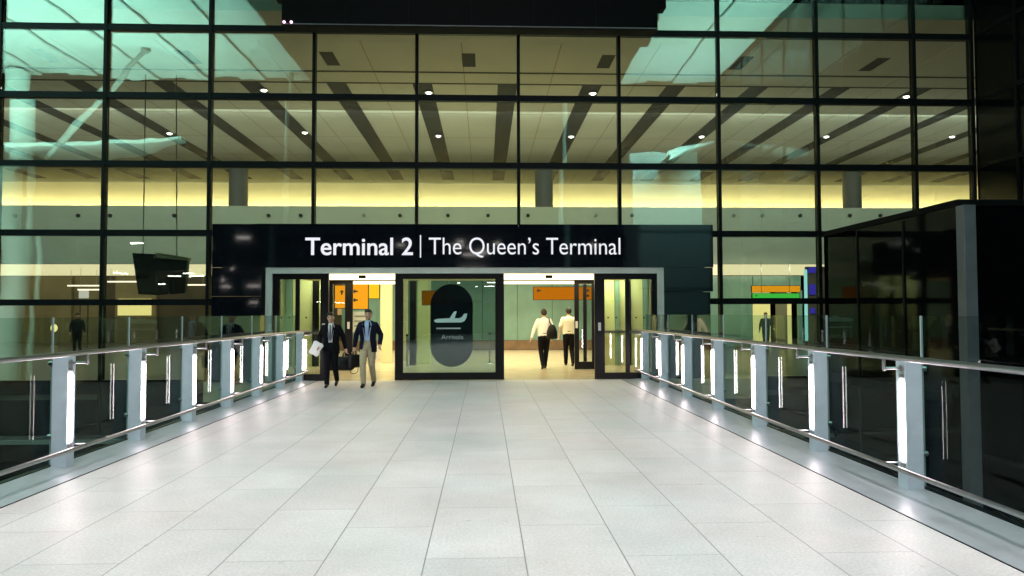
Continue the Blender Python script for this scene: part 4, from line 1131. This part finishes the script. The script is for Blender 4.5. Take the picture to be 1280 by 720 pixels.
# shoulder bag of man 3 (his right side is +X in the picture because he faces away)
R3 = Matrix.Rotation(p3.rotation_euler.z, 4, 'Z')
c3 = world(p3, k3, V(-0.215, 0.17, 1.00))
r = thing('shoulder_bag', 'black shoulder bag hanging at the back of the man in the cream shirt', 'bag', tuple(c3), 0.25, 'bags carried by the men')
MB().rings([(0, 0, -0.13, 0.13, 0.05), (0, 0, -0.10, 0.165, 0.075), (0, 0, 0.08, 0.160, 0.08), (0, 0, 0.24, 0.105, 0.06), (0, 0, 0.30, 0.05, 0.03)], n=26, e=3).build('body', M['leather'], r, smooth=True)
sp = c3
def loc3(v): return Matrix.Rotation(-0.25, 4, 'Z') @ (world(p3, k3, v) - c3)
MB().tube([(0.0, 0, 0.28), loc3(V(-0.15, 0.14, 1.36)), loc3(V(-0.145, 0.05, 1.49)), loc3(V(-0.15, -0.06, 1.47)), loc3(V(-0.21, -0.16, 1.30))], 0.016, n=8).build('strap', M['leather'], r, smooth=True)

# a few distant lamps and standing figures inside the left ground storey
for px, lab in ((68, 'round warm lamp glowing low in the shop at the far left'),):
    Y = 38.0; x = RX(px, Y); z = RZ(410, Y, px)
    r = thing('floor_lamp', lab, 'lamp', (x, Y, 0), group=None)
    MB().ball((0, 0, z), 0.16, 0.16, 0.2).build('lamp_shade', M['bulb'], r, smooth=True)
    MB().tube([(0, 0, 0.03), (0, 0, z - 0.18)], 0.02, n=8).build('stem', M['steel'], r)
    MB().rings([(0, 0, 0, 0.18, 0.18), (0, 0, 0.03, 0.16, 0.16)], n=20, e=2).build('base', M['steel'], r)

# ------------------------------------------------------------------ world: night sky
w = bpy.data.worlds.new('World'); sc.world = w; w.use_nodes = True
nt = w.node_tree; bg = nt.nodes['Background']
sky = nt.nodes.new('ShaderNodeTexSky'); sky.sky_type = 'NISHITA'; sky.sun_disc = False
sky.sun_elevation = math.radians(-8); sky.sun_rotation = math.radians(200)
nt.links.new(sky.outputs[0], bg.inputs['Color']); bg.inputs['Strength'].default_value = 0.06

sc.view_settings.view_transform = 'Standard'
sc.view_settings.look = 'None'
sc.view_settings.exposure = 0
sc.view_settings.gamma = 1
sc.cycles.use_denoising = True
try: sc.cycles.denoiser = 'OPENIMAGEDENOISE'
except Exception: pass
sc.cycles.max_bounces = 7
sc.cycles.diffuse_bounces = 3
sc.cycles.glossy_bounces = 4
sc.cycles.transparent_max_bounces = 20
sc.cycles.caustics_reflective = False
sc.cycles.caustics_refractive = False
sc.cycles.sample_clamp_indirect = 4.0
